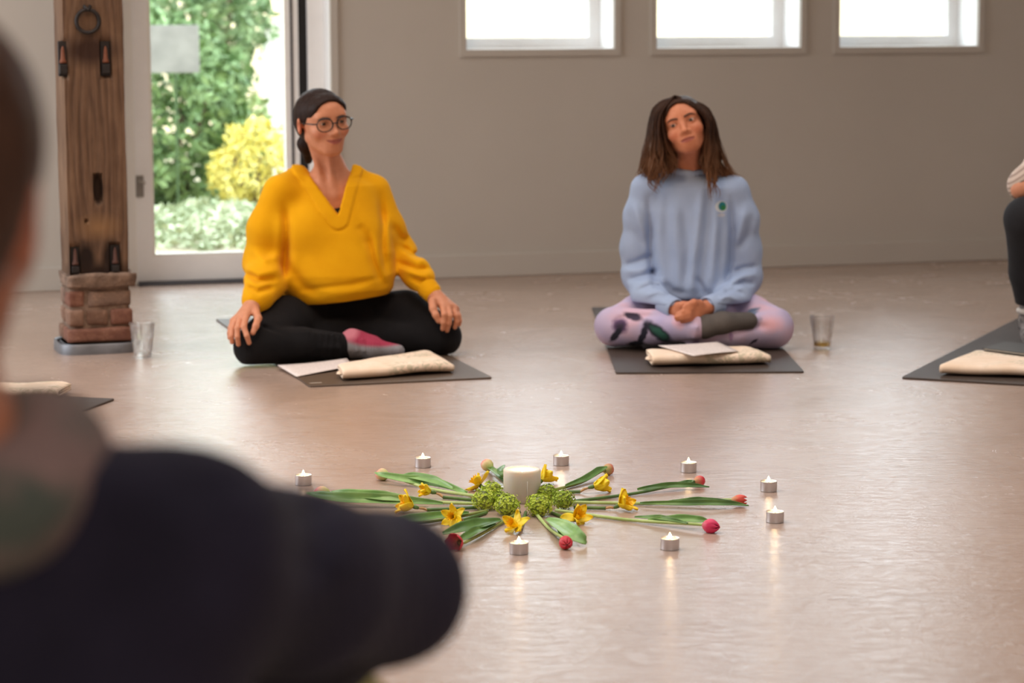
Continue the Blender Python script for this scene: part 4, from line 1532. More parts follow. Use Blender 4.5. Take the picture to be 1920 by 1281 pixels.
# ------------------------------------------------------------------ timber post on its brick foot
def timber_post():
    rz = WA + 0.045
    base = gp(171, 664)
    C = np.array([base[0], base[1] + 0.115, 0.0])
    root = thing('timber_post', tuple(C), 'weathered timber post with iron ring, standing on a brick foot beside the glass door', 'post', rz=rz)
    t = NT('old_timber')
    v = t.coord('Object', (1, 1, 0.10))
    w = t.new('ShaderNodeTexWave', wave_type='RINGS', rings_direction='Y')
    w.inputs['Scale'].default_value = 16
    w.inputs['Distortion'].default_value = 5.0
    w.inputs['Detail'].default_value = 3
    w.inputs['Detail Scale'].default_value = 1.2
    wm = t.new('ShaderNodeMapping')
    wm.inputs['Location'].default_value = (0.012, 0, -0.70 * 0.13)
    t.link(t.coord('Object', (1, 0.3, 0.13)), wm.inputs[0])
    t.link(wm.outputs[0], w.inputs[0])
    n1 = t.noise(t.coord('Object', (1, 1, 0.5)), 7, 5, 0.65)
    n2 = t.noise(t.coord('Object', (60, 60, 2.5)), 1.0, 4, 0.7)
    c = t.ramp(n1, [(0.30, srgb(82, 63, 52)), (0.48, srgb(114, 89, 72)), (0.70, srgb(150, 121, 98))])
    c = t.mix(0.34, c, t.ramp(w.outputs['Fac'], [(0.10, srgb(58, 41, 33)), (0.5, srgb(122, 95, 74))]))
    c = t.mix(0.35, c, t.ramp(n2, [(0.35, srgb(54, 38, 30)), (0.65, srgb(134, 108, 88))]))
    zt = lambda py: float(CAM_H - (py - 40) / FPX * (C[1] - 0.10))
    xw = lambda px: (px - 184) / FPX * C[1]
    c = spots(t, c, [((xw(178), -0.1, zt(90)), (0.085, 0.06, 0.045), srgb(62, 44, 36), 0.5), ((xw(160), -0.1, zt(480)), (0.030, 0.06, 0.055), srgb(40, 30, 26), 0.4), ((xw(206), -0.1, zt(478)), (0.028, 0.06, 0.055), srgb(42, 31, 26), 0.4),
                     ((xw(185), -0.1, zt(505)), (0.10, 0.12, 0.03), srgb(46, 34, 29), 0.6), ((xw(185), -0.1, zt(420)), (0.05, 0.06, 0.03), srgb(140, 108, 78), 0.8), ((xw(186), -0.1, zt(348)), (0.016, 0.05, 0.052), srgb(48, 36, 30), 0.15)], t.coord('Object'))  # last blotch paints the mortise slot's shade into the timber colour
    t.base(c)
    t.set(Roughness=0.85)
    t.b.inputs['Specular IOR Level'].default_value = 0.2
    t.bump(t.math('ADD', t.math('MULTIPLY', w.outputs['Fac'], 0.6), n2), 0.55, 0.004)
    hw, z0, z1 = 0.100, 0.262, 2.6
    slots = [(xw(186), zt(348), 0.013, 0.046, 0.022), (xw(163), zt(408), 0.0045, 0.0045, 0.02),
             (xw(128), zt(105), 0.016, 0.062, 0.016), (xw(206), zt(105), 0.018, 0.062, 0.016), (xw(140), zt(482), 0.016, 0.050, 0.014), (xw(214), zt(482), 0.018, 0.052, 0.014)]
    nx = 44
    prof = [(-hw + 2 * hw * i / nx, -hw) for i in range(nx)] + [(hw, -hw + 2 * hw * i / 10) for i in range(10)] + [(hw - 2 * hw * i / 10, hw) for i in range(10)] + [(-hw, hw - 2 * hw * i / 10) for i in range(10)]
    nz = 190
    V, Fs = [], []
    for k in range(nz + 1):
        z = z0 + (z1 - z0) * (k / nz) ** 1.25
        P = np.array([(x, y, z) for x, y in prof], np.float32)
        wob = 0.0035 * noise3(P * np.array([1, 1, 0.5], np.float32), 9, 3) + 0.0012 * noise3(P, 40, 4)
        for i, (x, y) in enumerate(prof):
            r = max(abs(x), abs(y))
            cx, cy = x, y
            if abs(abs(x) - hw) < 1e-6 and abs(abs(y) - hw) < 1e-6:
                cx, cy = x * 0.95, y * 0.95
            s = 1 + wob[i] / hw
            q = [cx * s, cy * s, z]
            if y == -hw:
                for (sx, sz, sw, sh, dp) in slots:
                    m = min(1, max(0, (sw - abs(x - sx)) / 0.003 + 0.5)) * min(1, max(0, (sh - abs(z - sz)) / 0.006 + 0.5))
                    q[1] += dp * m
            V.append(q)
    n = len(prof)
    for k in range(nz):
        for i in range(n):
            Fs.append((k * n + i, k * n + (i + 1) % n, (k + 1) * n + (i + 1) % n, (k + 1) * n + i))
    V = np.array(V)
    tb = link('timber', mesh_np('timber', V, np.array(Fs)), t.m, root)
    tb.data.set_sharp_from_angle(angle=math.radians(50))
    M_IRON = simple('dark_iron', srgb(46, 42, 42), 0.55, 0.25, 40, 0.3, 120, metal=0.4)
    M_RUST = simple('rusty_iron', srgb(120, 70, 48), 0.8, 0.25, 40, 0.4, 120)
    # ring on its staple
    rx, rzz, R = xw(174), zt(36), 0.037
    ring = [(rx + R * math.cos(a), -hw - 0.012, rzz + R * math.sin(a)) for a in [2 * PI * i / 30 for i in range(32)]]
    o = MB().tube(ring, 0.0062, 8, caps=False).build('iron_ring', M_IRON, root, smooth=True)
    MB().tube([(rx - 0.008, -hw + 0.02, rzz + R + 0.012), (rx - 0.009, -hw - 0.014, rzz + R + 0.010), (rx, -hw - 0.022, rzz + R - 0.002), (rx + 0.009, -hw - 0.014, rzz + R + 0.010), (rx + 0.008, -hw + 0.02, rzz + R + 0.012)], 0.0055, 8).build('staple', M_IRON, o, smooth=True)
    for (sx, sz, sw, sh, dp), rust in zip(slots[2:], (1, 1, 0, 0)):
        b = MB().box((sx - sw * 0.9, -hw + dp - 0.006, sz - sh * 0.92), (sx + sw * 0.9, -hw + dp + 0.004, sz + sh * 0.92)).build('iron_bracket', M_IRON, root, bevel=0.002, seg=1)
        mr = M_RUST if rust else simple('brown_iron', srgb(86, 56, 48), 0.8, 0.2, 40)
        MB().lathe([(0.002, 0.042), (0.0055, 0.030), (0.0075, 0.0), (0.0105, -0.004), (0.0115, -0.012), (0.0, -0.012)], 12, (sx, -hw + dp - 0.012, sz - 0.002), caps=False).build('bolt', mr, b, smooth=True)
        MB().box((sx - 0.0125, -hw - 0.010, sz - sh * 0.78), (sx + 0.0125, -hw + dp, sz - 0.018)).build('bolt_nut', M_IRON, b, bevel=0.003)
    # brick foot: courses of single bricks round a mortar core
    tm = NT('old_mortar')
    vv = tm.coord('Object')
    tm.base(tm.ramp(tm.noise(vv, 26, 5), [(0.3, srgb(92, 74, 63)), (0.7, srgb(150, 126, 110))]))
    tm.set(Roughness=0.95)
    tm.bump(tm.noise(vv, 90, 4), 0.8, 0.006)

    def rough_box(lo, hi, amp, seed, name, m, parent, cuts=6):
        bm = bmesh.new()
        bmesh.ops.create_cube(bm, size=1.0)
        bmesh.ops.subdivide_edges(bm, edges=bm.edges[:], cuts=cuts, use_grid_fill=True)
        lo, hi = np.array(lo), np.array(hi)
        P = np.array([v_.co[:] for v_ in bm.verts], np.float32)
        q = np.sign(P) * np.abs(P)
        # soft arrises
        e = (np.abs(P) > 0.499).sum(1)
        W = (lo + hi) / 2 + P * (hi - lo)
        d = noise3(W.astype(np.float32), 45, seed, 3) * amp
        ctr = (lo + hi) / 2
        dirv = np.where(np.abs(P) > 0.499, np.sign(P), 0)
        W = W + dirv * d[:, None] - dirv * np.where(e > 1, 0.0035, 0)[:, None]
        for v_, w_ in zip(bm.verts, W):
            v_.co = w_
        me = bpy.data.meshes.new(name)
        bm.to_mesh(me)
        bm.free()
        me.polygons.foreach_set('use_smooth', np.ones(len(me.polygons), dtype=bool))
        return link(name, me, m, parent)
    rough_box((-0.100, -0.098, 0.03), (0.100, 0.10, 0.262), 0.003, 2, 'mortar', tm.m, root, 8)
    rough_box((-0.111, -0.112, 0.216), (0.117, 0.108, 0.262), 0.010, 5, 'mortar_cap', tm.m, root, 9)

    def brick_m(name, a, b):
        x = NT(name)
        v_ = x.coord('Object')
        c_ = x.ramp(x.noise(v_, 22, 5, 0.7), [(0.28, a), (0.6, b), (0.78, srgb(176, 140, 120))])
        x.base(c_)
        x.set(Roughness=0.95)
        x.bump(x.noise(v_, 110, 4), 0.7, 0.004)
        return x.m
    BM = [brick_m('brick_red', srgb(104, 64, 54), srgb(134, 94, 78)), brick_m('brick_brown', srgb(100, 74, 61), srgb(130, 100, 83)), brick_m('brick_pale', srgb(112, 84, 70), srgb(144, 114, 97)), brick_m('brick_grey', srgb(100, 80, 70), srgb(134, 110, 96))]
    k = 0
    for ci, (za, zb_, outx, split) in enumerate(((0.036, 0.086, 0.112, (0.12,)), (0.093, 0.146, 0.106, (-0.052, 0.028)), (0.153, 0.209, 0.104, (-0.045,)))):
        xs = [-outx] + [s for s in split if s < 0.1] + [outx]
        for i in range(len(xs) - 1):
            rough_box((xs[i] + (0.004 if i else 0), -outx, za), (xs[i + 1] - (0.004 if i < len(xs) - 2 else 0), 0.0, zb_), 0.0035, 10 + k, 'brick', BM[(ci * 2 + i * 3 + (0 if i else (ci != 1) * 0)) % 4 if not (i == 0 and ci != 1) else 0], root, 5)
            k += 1
        rough_box((-outx, 0.006, za), (outx, outx, zb_), 0.0035, 30 + k, 'brick', BM[(ci + 1) % 4], root, 4)
    # sheet metal collar on the floor
    M_ZINC = simple('dull_zinc', srgb(122, 124, 130), 0.5, 0.2, 14, metal=0.6)

    def ringpts(a, r):
        return [(a - r if i in (0, 1, 2) else 0, 0) for i in range(3)]
    mb = MB()
    n = 40

    def rr(a, i):
        th = 2 * PI * i / n + PI / 4
        cx, cy = math.cos(th), math.sin(th)
        p = 5.0
        q = a / ((abs(cx) ** p + abs(cy) ** p) ** (1 / p))
        return (q * cx - 0.006, q * cy)
    for (a, z) in ((0.130, 0.0), (0.129, 0.030), (0.126, 0.034), (0.120, 0.030), (0.118, 0.004), (0.108, 0.032)):
        mb.v += [(*rr(a, i), z) for i in range(n)]
    for k_ in range(5):
        for i in range(n):
            mb.f.append((k_ * n + i, k_ * n + (i + 1) % n, (k_ + 1) * n + (i + 1) % n, (k_ + 1) * n + i))
    mb.build('metal_collar', M_ZINC, root, smooth=True, auto=40)


timber_post()

# ------------------------------------------------------------------ yoga mats
M_MAT = simple('mat_grey_brown', srgb(88, 73, 61), 0.5, 0.06, 30, 0.2, 900, spec=0.45)
M_MAT2 = simple('mat_dark', srgb(64, 52, 45), 0.55, 0.06, 30, 0.2, 900, spec=0.35)


def yoga_mat(name, corners, th, m, label):
    """a rubber sheet with rounded corners lying on the floor; corners anticlockwise from above"""
    P = [np.array(c[:2]) for c in corners]
    c0 = sum(P) / 4
    pts = []
    for i in range(4):
        a, b, c = P[i - 1], P[i], P[(i + 1) % 4]
        u, w = (a - b) / np.linalg.norm(a - b), (c - b) / np.linalg.norm(c - b)
        for t_ in np.linspace(0, 1, 5):
            pts.append(b + 0.012 * (u * (1 - t_) ** 2 + w * t_ ** 2))
    n = len(pts)
    mb = MB()
    for ins, z in ((0.0, 0.0005), (0.0, th - 0.0015), (0.0015, th)):
        mb.v += [(*(p + (c0 - p) / np.linalg.norm(c0 - p) * ins - c0), z) for p in pts]
    for k in range(2):
        for i in range(n):
            mb.f.append((k * n + i, k * n + (i + 1) % n, (k + 1) * n + (i + 1) % n, (k + 1) * n + i))
    mb.f.append(tuple(range(2 * n, 3 * n)))
    mb.f.append(tuple(range(n - 1, -1, -1)))
    o = mb.build(name, m, None, (c0[0], c0[1], 0))
    return tag(o, label, 'mat')


def rect_from(a, b, L):
    """mat with front edge a-b reaching L away from the camera"""
    a, b = np.array(a[:2]), np.array(b[:2])
    d = (b - a) / np.linalg.norm(b - a)
    n = np.array([-d[1], d[0]])
    return [a, b, b + n * L, a + n * L]


f1a, f1b = gp(580, 727), gp(923, 711)
MAT_H = 0.006
mat1 = yoga_mat('yoga_mat', rect_from(f1a, f1b, 1.72), MAT_H, M_MAT, 'grey-brown yoga mat laid diagonally under the person in the yellow sweater')
f2a, f2b = gp(1155, 702), gp(1508, 700)
yoga_mat('yoga_mat', rect_from(f2a, f2b, 1.72), MAT_H, M_MAT2, 'dark yoga mat under the person in the light blue sweatshirt')
a, b = gp(1690, 711), gp(1985, 728)
yoga_mat('yoga_mat', rect_from(a, b, 1.6), MAT_H, M_MAT2, 'dark yoga mat cut off by the right border of the photo')
tip = gp(216, 751)
bl = gp(40, 775)
d = (bl[:2] - tip[:2]) / np.linalg.norm(bl[:2] - tip[:2])
nn = np.array([d[1], -d[0]]) if d[0] < 0 else np.array([-d[1], d[0]])
q = tip[:2]
p2_ = q + d * 0.60
bk = np.array([-0.97, 0.24])
yoga_mat('yoga_mat', [q, q + bk * 1.6, p2_ + bk * 1.6 if False else q + bk * 1.6 + np.array([-0.15, -0.58]), q + np.array([-0.15, -0.58])][::1], MAT_H, M_MAT2, 'brown-grey yoga mat at the left border behind the dark-clothed shoulder')
# small woven label near the mat corner
u = np.array((f1b - f1a)[:2]) / np.linalg.norm((f1b - f1a)[:2])
lc = np.array(gp(592, 722)[:2]) - np.array(mat1.location[:2])
ang = math.atan2(u[1], u[0])
mt = Matrix.Translation((lc[0], lc[1], 0)) @ Matrix.Rotation(ang, 4, 'Z')
MB().box((-0.018, -0.005, MAT_H - 0.0005), (0.018, 0.005, MAT_H + 0.0006), mt).build('woven_label', simple('pale_label', srgb(176, 164, 150), 0.8, 0.2, 300), mat1)


# ------------------------------------------------------------------ folded canvas bags and papers
def canvas_mat():
    t = NT('natural_canvas')
    v = t.coord('Object')
    c = t.ramp(t.noise(v, 14, 4), [(0.3, srgb(234, 208, 182)), (0.7, srgb(246, 226, 206))])
    # faint printed leaf sprays in pale green
    n = t.noise(v, 30, 3, 0.6, 2.0)
    m = t.noise(v, 7, 1)
    f = t.math('MULTIPLY', t.ramp(n, [(0.50, (0, 0, 0, 1)), (0.53, (1, 1, 1, 1))]), t.ramp(m, [(0.48, (0, 0, 0, 1)), (0.58, (0.45, 0.45, 0.45, 1))]))
    c = t.mix(f, c, srgb(150, 152, 118))
    t.base(c)
    t.set(Roughness=0.9)
    t.b.inputs['Specular IOR Level'].default_value = 0.15
    t.bump(t.noise(v, 420, 2), 0.3, 0.002)
    return t.m


M_CANVAS = canvas_mat()


def folded_bag(corners, thick, label, curl=0.010, seed=1, z0=MAT_H):
    """a cloth bag folded into flat layers: a sheet wound front to back, swept from end to end"""
    FL, FR, BR, BL = [np.array(c[:2]) for c in corners]
    c0 = (FL + FR + BR + BL) / 4
    root = (c0[0], c0[1], 0)
    h = thick
    # profile: fraction from front (0) to back (1), height; three layers with a rounded front fold
    lay = h / 3.0
    prof = []

    def arc(xc, zc, r, a0, a1, n=7):
        for i in range(n):
            a = a0 + (a1 - a0) * i / (n - 1)
            prof.append((xc, zc, r * math.cos(a), r * math.sin(a)))
    prof.append((0.97, lay * 0.5, 0, 0))
    prof.append((0.5, lay * 0.5, 0, 0))
    arc(0.05, lay * 1.5, lay, -PI / 2, -3 * PI / 2)
    prof.append((0.5, lay * 2.55, 0, 0))
    prof.append((0.9, lay * 2.3, 0, 0))
    arc(0.955, lay * 1.9, lay * 0.45, PI / 2, -PI / 2, 5)
    prof.append((0.6, lay * 1.45, 0, 0))
    prof.append((0.14, lay * 1.5, 0, 0))
    ns = 40
    V, Fs = [], []
    for i in range(ns + 1):
        s = i / ns
        fr_, bk_ = FL + (FR - FL) * s, BL + (BR - BL) * s
        dirv = (bk_ - fr_)
        L = np.linalg.norm(dirv)
        dirv = dirv / L
        pin = 1 - 0.30 * max(0, (s - 0.9) / 0.1) ** 2 - 0.12 * max(0, (0.06 - s) / 0.06) ** 2
        for (x, z, ox, oz) in prof:
            p = fr_ + dirv * (x * L + ox * 1.2)
            w = 0.0035 * noise3(np.array([[p[0], p[1], z * 3]], np.float32), 26, seed)[0] * min(1, z / lay)
            sag = 0.0022 * math.sin(s * 9 + x * 4 + seed) * min(1, z / lay)
            V.append((p[0] - c0[0], p[1] - c0[1], z0 + 0.002 + (z + oz) * pin + abs(w) + sag * 0.5 + 0.0015))
    m = len(prof)
    for i in range(ns):
        for j in range(m - 1):
            Fs.append((i * m + j, i * m + j + 1, (i + 1) * m + j + 1, (i + 1) * m + j))
    me = mesh_np('canvas_bag', np.array(V), np.array(Fs))
    o = link('canvas_bag', me, M_CANVAS, None, root)
    so = o.modifiers.new('thickness', 'SOLIDIFY')
    so.thickness = lay * 0.55
    so.offset = 0
    tag(o, label, 'bag')
    # carrying strap tucked between the layers
    e = FL - c0
    st = MB()
    q0, q1 = FL + (FR - FL) * 0.02 + (BL - FL) * 0.3 - c0, FL + (FR - FL) * 0.02 + (BL - FL) * 0.62 - c0
    dn = (FL - FR) / np.linalg.norm(FL - FR)
    pts = [(*q0, z0 + h * 0.55), (*(q0 + dn * curl), z0 + h * 0.5), (*(q0 * 0.5 + q1 * 0.5 + dn * curl * 1.5), z0 + h * 0.45), (*(q1 + dn * curl), z0 + h * 0.5), (*q1, z0 + h * 0.55)]
    st.tube(pts, 0.006, 8, flat=0.35)
    st.build('strap', M_CANVAS, o, smooth=True)
    return o


def paper(pts4, z4, label, seed=3, th=0.0012, name='paper_sheet'):
    """slightly curled sheets: corners front-left, front-right, back-right, back-left with heights"""
    P = [np.array([*c[:2], z]) for c, z in zip(pts4, z4)]
    c0 = sum(P) / 4
    c0[2] = 0
    t = bpy.data.materials.get('printed_paper')
    if t is None:
        x = NT('printed_paper')
        v = x.coord('Object')
        w = x.new('ShaderNodeTexWave', wave_type='BANDS', bands_direction='Y')
        w.inputs['Scale'].default_value = 28
        x.link(v, w.inputs[0])
        f = x.math('MULTIPLY', x.math('GREATER_THAN', w.outputs['Fac'], 0.72), x.math('GREATER_THAN', x.noise(x.coord('Object', (60, 8, 1)), 3, 2), 0.5))
        x.base(x.mix(x.math('MULTIPLY', f, 0.22), srgb(226, 214, 208), srgb(90, 84, 90)))
        x.set(Roughness=0.7)
        t = x.m

    def fn(a, b):
        p = (P[0] * (1 - a) + P[1] * a) * (1 - b) + (P[3] * (1 - a) + P[2] * a) * b
        p = p - c0
        return (p[0], p[1], p[2] + 0.004 * math.sin(a * 3.1) * math.sin(b * 2.5 + seed) * (1 if seed % 2 else 0.4))
    mb = MB().grid(fn, 10, 10)
    return tag(mb.build(name, t, None, tuple(c0), smooth=True, solid=th), label, 'paper')


Z1 = MAT_H
folded_bag([gp(642, 719), gp(852, 704), gp(806, 658, 0.033), gp(634, 688, 0.030)], 0.034, 'folded cream canvas bag on the diagonal mat in front of the yellow sweater', seed=2)
paper([gp(556, 708, Z1), gp(662, 691, Z1), gp(650, 681, Z1), gp(520, 690, Z1)], [Z1 + 0.003, Z1 + 0.009, Z1 + 0.016, Z1 + 0.009], 'white printed paper sheets lying left of the bag on the diagonal mat', 3)
folded_bag([gp(1222, 693), gp(1444, 688), gp(1412, 653, 0.033), gp(1212, 658, 0.036)], 0.038, 'folded cream canvas bag topped with paper, in front of the lavender leggings', seed=5)
zt_ = MAT_H + 0.043
paper([gp(1300, 668, zt_), gp(1385, 659, zt_), gp(1345, 643, zt_), gp(1234, 650, zt_)], [zt_ + 0.001, zt_ + 0.001, zt_ + 0.004, zt_ + 0.004], 'printed paper sheets lying on top of the bag before the lavender leggings', 2)
folded_bag([gp(1760, 709), gp(2010, 717), gp(1985, 668, 0.036), gp(1830, 658, 0.036)], 0.034, 'folded cream canvas bag on the dark mat at the right border', seed=8)
folded_bag([gp(-110, 768), gp(110, 754), gp(134, 738), gp(-70, 742)], 0.030, 'folded cream canvas bag on the mat at the left border', seed=9)
M_BOOK = simple('dark_cover', srgb(70, 66, 62), 0.55, 0.08, 40)
zb_ = 0.044
c4 = [gp(1842, 657, zb_), gp(2010, 678, zb_), gp(2030, 660, zb_), gp(1885, 645, zb_)]
cc = sum(np.array(x[:2]) for x in c4) / 4
bk = thing('notebook', (cc[0], cc[1], zb_), 'thin dark notebook lying on the canvas bag at the right border', 'notebook')


def slab(z0, z1, ins):
    mb = MB()
    for z in (z0, z1):
        mb.v += [(*((np.array(x[:2]) - cc) * (1 - ins)), z) for x in c4]
    mb.f = [(3, 2, 1, 0), (4, 5, 6, 7), (0, 1, 5, 4), (1, 2, 6, 5), (2, 3, 7, 6), (3, 0, 4, 7)]
    return mb


slab(0, 0.002, 0).build('cover', M_BOOK, bk)
slab(0.002, 0.006, 0.03).build('pages', simple('page_edges', srgb(200, 190, 176), 0.8, 0.05, 50), bk)
slab(0.006, 0.008, 0).build('cover', M_BOOK, bk)


# ------------------------------------------------------------------ drinking glasses
def tumbler_glass():
    m = bpy.data.materials.new('clear_glass')
    m.use_nodes = True
    n, l = m.node_tree.nodes, m.node_tree.links
    n.clear()
    o = n.new('ShaderNodeOutputMaterial')
    gl = n.new('ShaderNodeBsdfGlass')
    gl.inputs['IOR'].default_value = 1.46
    gl.inputs['Roughness'].default_value = 0.0
    tr = n.new('ShaderNodeBsdfTransparent')
    tr.inputs[0].default_value = (0.97, 0.97, 0.97, 1)
    mx = n.new('ShaderNodeMixShader')
    mx.inputs[0].default_value = 0.55
    l.new(tr.outputs[0], mx.inputs[1])
    l.new(gl.outputs[0], mx.inputs[2])
    l.new(mx.outputs[0], o.inputs[0])
    return m


M_TUMB = tumbler_glass()


def tumbler(loc, label, tea=False):
    root = thing('drinking_glass', loc, label, 'glass')
    R0, R1, Hh = 0.0275, 0.0415, 0.115

    def facet(a, z):
        if z < 0.004 or z > 0.072:
            return 1
        k = 9
        d = (a % (2 * PI / k)) - PI / k
        return 1 - 0.055 * (1 - (d / (PI / k)) ** 2) * 1.0
    prof = [(R0 * 0.86, 0.0005), (R0, 0.003), (R0 + 0.0030, 0.025), (R0 + 0.0062, 0.050), (R0 + 0.0090, 0.071), (R0 + 0.0098, 0.078), (R1 - 0.002, 0.100), (R1, Hh - 0.001), (R1 - 0.001, Hh), (R1 - 0.0026, Hh - 0.002), (R1 - 0.0045, 0.100), (R0 + 0.0062, 0.071), (R0 + 0.002, 0.040), (R0 - 0.003, 0.014), (0.006, 0.012), (0.0001, 0.012)]
    V = MB()
    n = 72
    for i, (r, z) in enumerate(prof):
        out = i < 7
        V.v += [((r * (facet(2 * PI * j / n, z) if out else 1)) * math.cos(2 * PI * j / n), (r * (facet(2 * PI * j / n, z) if out else 1)) * math.sin(2 * PI * j / n), z) for j in range(n)]
    for k in range(len(prof) - 1):
        for j in range(n):
            V.f.append((k * n + j, k * n + (j + 1) % n, (k + 1) * n + (j + 1) % n, (k + 1) * n + j))
    V.f.append(tuple(range(n - 1, -1, -1)))
    V.build('glass_body', M_TUMB, root, smooth=True, auto=30)
    if tea:
        x = NT('amber_tea')
        x.base(srgb(240, 196, 96))
        x.set(Roughness=0.05, Transmission_Weight=0.9)
        MB().lathe([(R0 - 0.0036, 0.0135), (R0 - 0.0015, 0.026), (0.0001, 0.026)], 40).build('tea', x.m, root, smooth=True, auto=40)
    return root


tumbler(tuple(gp(268, 671)), 'empty clear faceted drinking glass beside the brick foot of the post')
tumbler(tuple(gp(1541, 656)), 'faceted drinking glass with a little tea, right of the person in light blue', tea=True)
# ------------------------------------------------------------------ person with back to the camera, close by on the left
def person_back():
    X0, Y0 = -0.36, 1.45
    root = (X0, Y0, 0.0)
    H = pt(-178, 410, 1.45)
    fr = frame(H, 176, -6, 0, (1, 1, 0.97))
    nb = pt(-215, 880, 1.42)
    sR, sL = pt(325, 1045, 1.45), pt(-700, 1040, 1.43)
    eR, wR = pt(732, 1104, 1.75), pt(440, 1290, 1.97)
    eL, wL = pt(-1060, 1500, 1.62), pt(-700, 1600, 1.95)
    pel = np.array([X0, 1.50, 0.27])
    hR, hL = pel + (0.10, 0.02, -0.02), pel + (-0.10, 0.02, -0.02)
    kR = pt(600, 1393, 1.95)
    kL = np.array([-0.66, 1.92, 0.075])
    aR, aL = np.array([kR[0] + 0.02, 2.06, 0.09]), np.array([-0.42, 1.55, 0.06])
    tR, tL = aR + (0.03, 0.17, -0.05), aL + (0.03, -0.14, -0.02)
    S = Solid()
    head_solid(S, fr, smile=0)
    cb = fr[1] + fr[0] @ np.array([0, 0.02, -0.05])
    S.rc(cb, nb, 0.050, 0.056, 0.03)
    S.rc(nb, sR + (-0.04, 0, 0), 0.05, 0.045, 0.06)
    S.rc(nb, sL + (0.04, 0, 0), 0.05, 0.045, 0.06)
    mid = (sR + sL) / 2
    S.el(mid + (0, 0.01, -0.12), (0.165, 0.11, 0.17), 0.06)
    S.el(mid + (0, 0.02, -0.34), (0.145, 0.10, 0.18), 0.06)
    S.el(pel, (0.16, 0.12, 0.11), 0.05)
    for s, e, w in ((sR, eR, wR), (sL, eL, wL)):
        S.chain([s, e, w], [0.044, 0.036, 0.025], 0.02)
    for h, k_, a, t_ in ((hR, kR, aR, tR), (hL, kL, aL, tL)):
        S.chain([h, k_, a], [0.075, 0.050, 0.034], 0.02)
        S.chain([a, t_], [0.034, 0.022], 0.02)
    for w, d0 in ((wR, np.array([-0.25, 0.7, -0.5])), (wL, np.array([0.5, 0.6, -0.3]))):
        d0 = d0 / np.linalg.norm(d0)
        sd = np.cross(d0, (0, 0, 1.0))
        sd /= np.linalg.norm(sd)
        dn = np.cross(sd, d0)
        if dn[2] > 0:
            dn = -dn
        fing = []
        for i, L in enumerate((0.95, 1.05, 1.0, 0.8)):
            k0 = w + d0 * 0.085 + sd * (0.028 - 0.019 * i)
            fing.append([k0, k0 + (d0 * 0.9 + dn * 0.4) * 0.038 * L, k0 + (d0 * 0.9 + dn * 0.4) * 0.038 * L + (d0 * 0.5 + dn * 0.85) * 0.026 * L, k0 + (d0 * 0.9 + dn * 0.4) * 0.038 * L + (d0 * 0.5 + dn * 0.85) * 0.026 * L + (d0 * 0.1 + dn) * 0.020 * L])
        hand_solid(S, w, None, fing, thumb=[w + d0 * 0.03 + sd * 0.026, w + d0 * 0.06 + sd * 0.048, w + d0 * 0.085 + sd * 0.052 + dn * 0.01])
    tint = skin_tint([fr], srgb(200, 130, 100), srgb(168, 92, 84), srgb(208, 112, 84))
    body = solid_obj('person', S, (-0.86, 1.22, -0.02), (0.06, 2.32, 1.14), 0.0045, SKIN, None, root, tint=tint)
    tag(body, 'blurred person seen from behind with short brown hair, scarf and dark navy sweater', 'person')
    add_eyes(body, fr, root)
    add_brows(S, body, fr, root)
    hs = Solid()
    hs.el((0, 0.021, 0.050), (0.088, 0.102, 0.092), 0.02, fr=fr)
    hs.el((0, 0.050, -0.015), (0.068, 0.062, 0.060), 0.05, fr=fr)
    hs.el((0, -0.050, 0.056), (0.063, 0.047, 0.050), 0.02, fr=fr)
    hs.el((0, -0.092, -0.006), (0.0620, 0.084, 0.093), 0.012, 's', fr=fr)
    for s in (-1, 1):
        hs.el((s * 0.084, 0.006, -0.012), (0.02, 0.022, 0.030), 0.008, 's', fr=fr)
    solid_obj('hair', hs, fr[1] - 0.17, fr[1] + 0.17, 0.004, hair_mat('short_brown_hair', srgb(62, 42, 34), srgb(108, 76, 60)), body, root, disp=lambda P: 0.0018 * noise3(P * np.array([1, 1, 0.3], np.float32), 200, 5))
    w = Solid()
    st = []
    for z, rx, ry in ((0.22, 0.20, 0.15), (0.36, 0.205, 0.15), (0.52, 0.21, 0.145), (0.66, 0.205, 0.13), (0.74, 0.185, 0.12), (0.80, 0.15, 0.10), (0.835, 0.09, 0.075)):
        st.append((z, mid[0], mid[1] + 0.02, rx, ry))
    w.loft(st, 0.04)
    for s_, n_ in ((sR, 1), (sL, -1)):
        w.rc(nb + (n_ * 0.11, 0.0, -0.034), s_, 0.046, 0.062, 0.05)
    w.chain([sR, sR * 0.5 + eR * 0.5 + np.array([0, 0, -0.006]), eR, eR * 0.5 + wR * 0.5, wR], [0.064, 0.058, 0.052, 0.047, 0.036], 0.03)
    w.chain([sL, sL * 0.5 + eL * 0.5, eL, eL * 0.5 + wL * 0.5, wL], [0.064, 0.058, 0.052, 0.047, 0.036], 0.03)
    w.rc(nb + (0, 0.0, -0.02), nb + (0, 0.0, 0.15), 0.070, 0.075, 0.01, 's')
    fl = folds([([(395, 880), (410, 1000), (380, 1120)], -0.006, 0.02), ([(170, 900), (190, 1060), (180, 1200)], -0.006, 0.03), ([(560, 935), (590, 1000), (570, 1100)], -0.010, 0.016), ([(630, 950), (660, 1010), (650, 1100)], 0.006, 0.02), ([(480, 905), (500, 1000), (470, 1100)], 0.005, 0.025)], 1.5)
    dd = cloth_disp(51, 0.004, 16, 0.001, 50)
    sw = solid_obj('sweater', w, (-0.84, 1.20, 0.18), (0.06, 2.12, 0.90), 0.006, knit_mat('navy_knit', srgb(42, 40, 56), srgb(52, 49, 68), 900, 0.3), body, root, disp=lambda P: dd(P) + fl(P), dmax=0.02)
    sc = Solid()
    ring = []
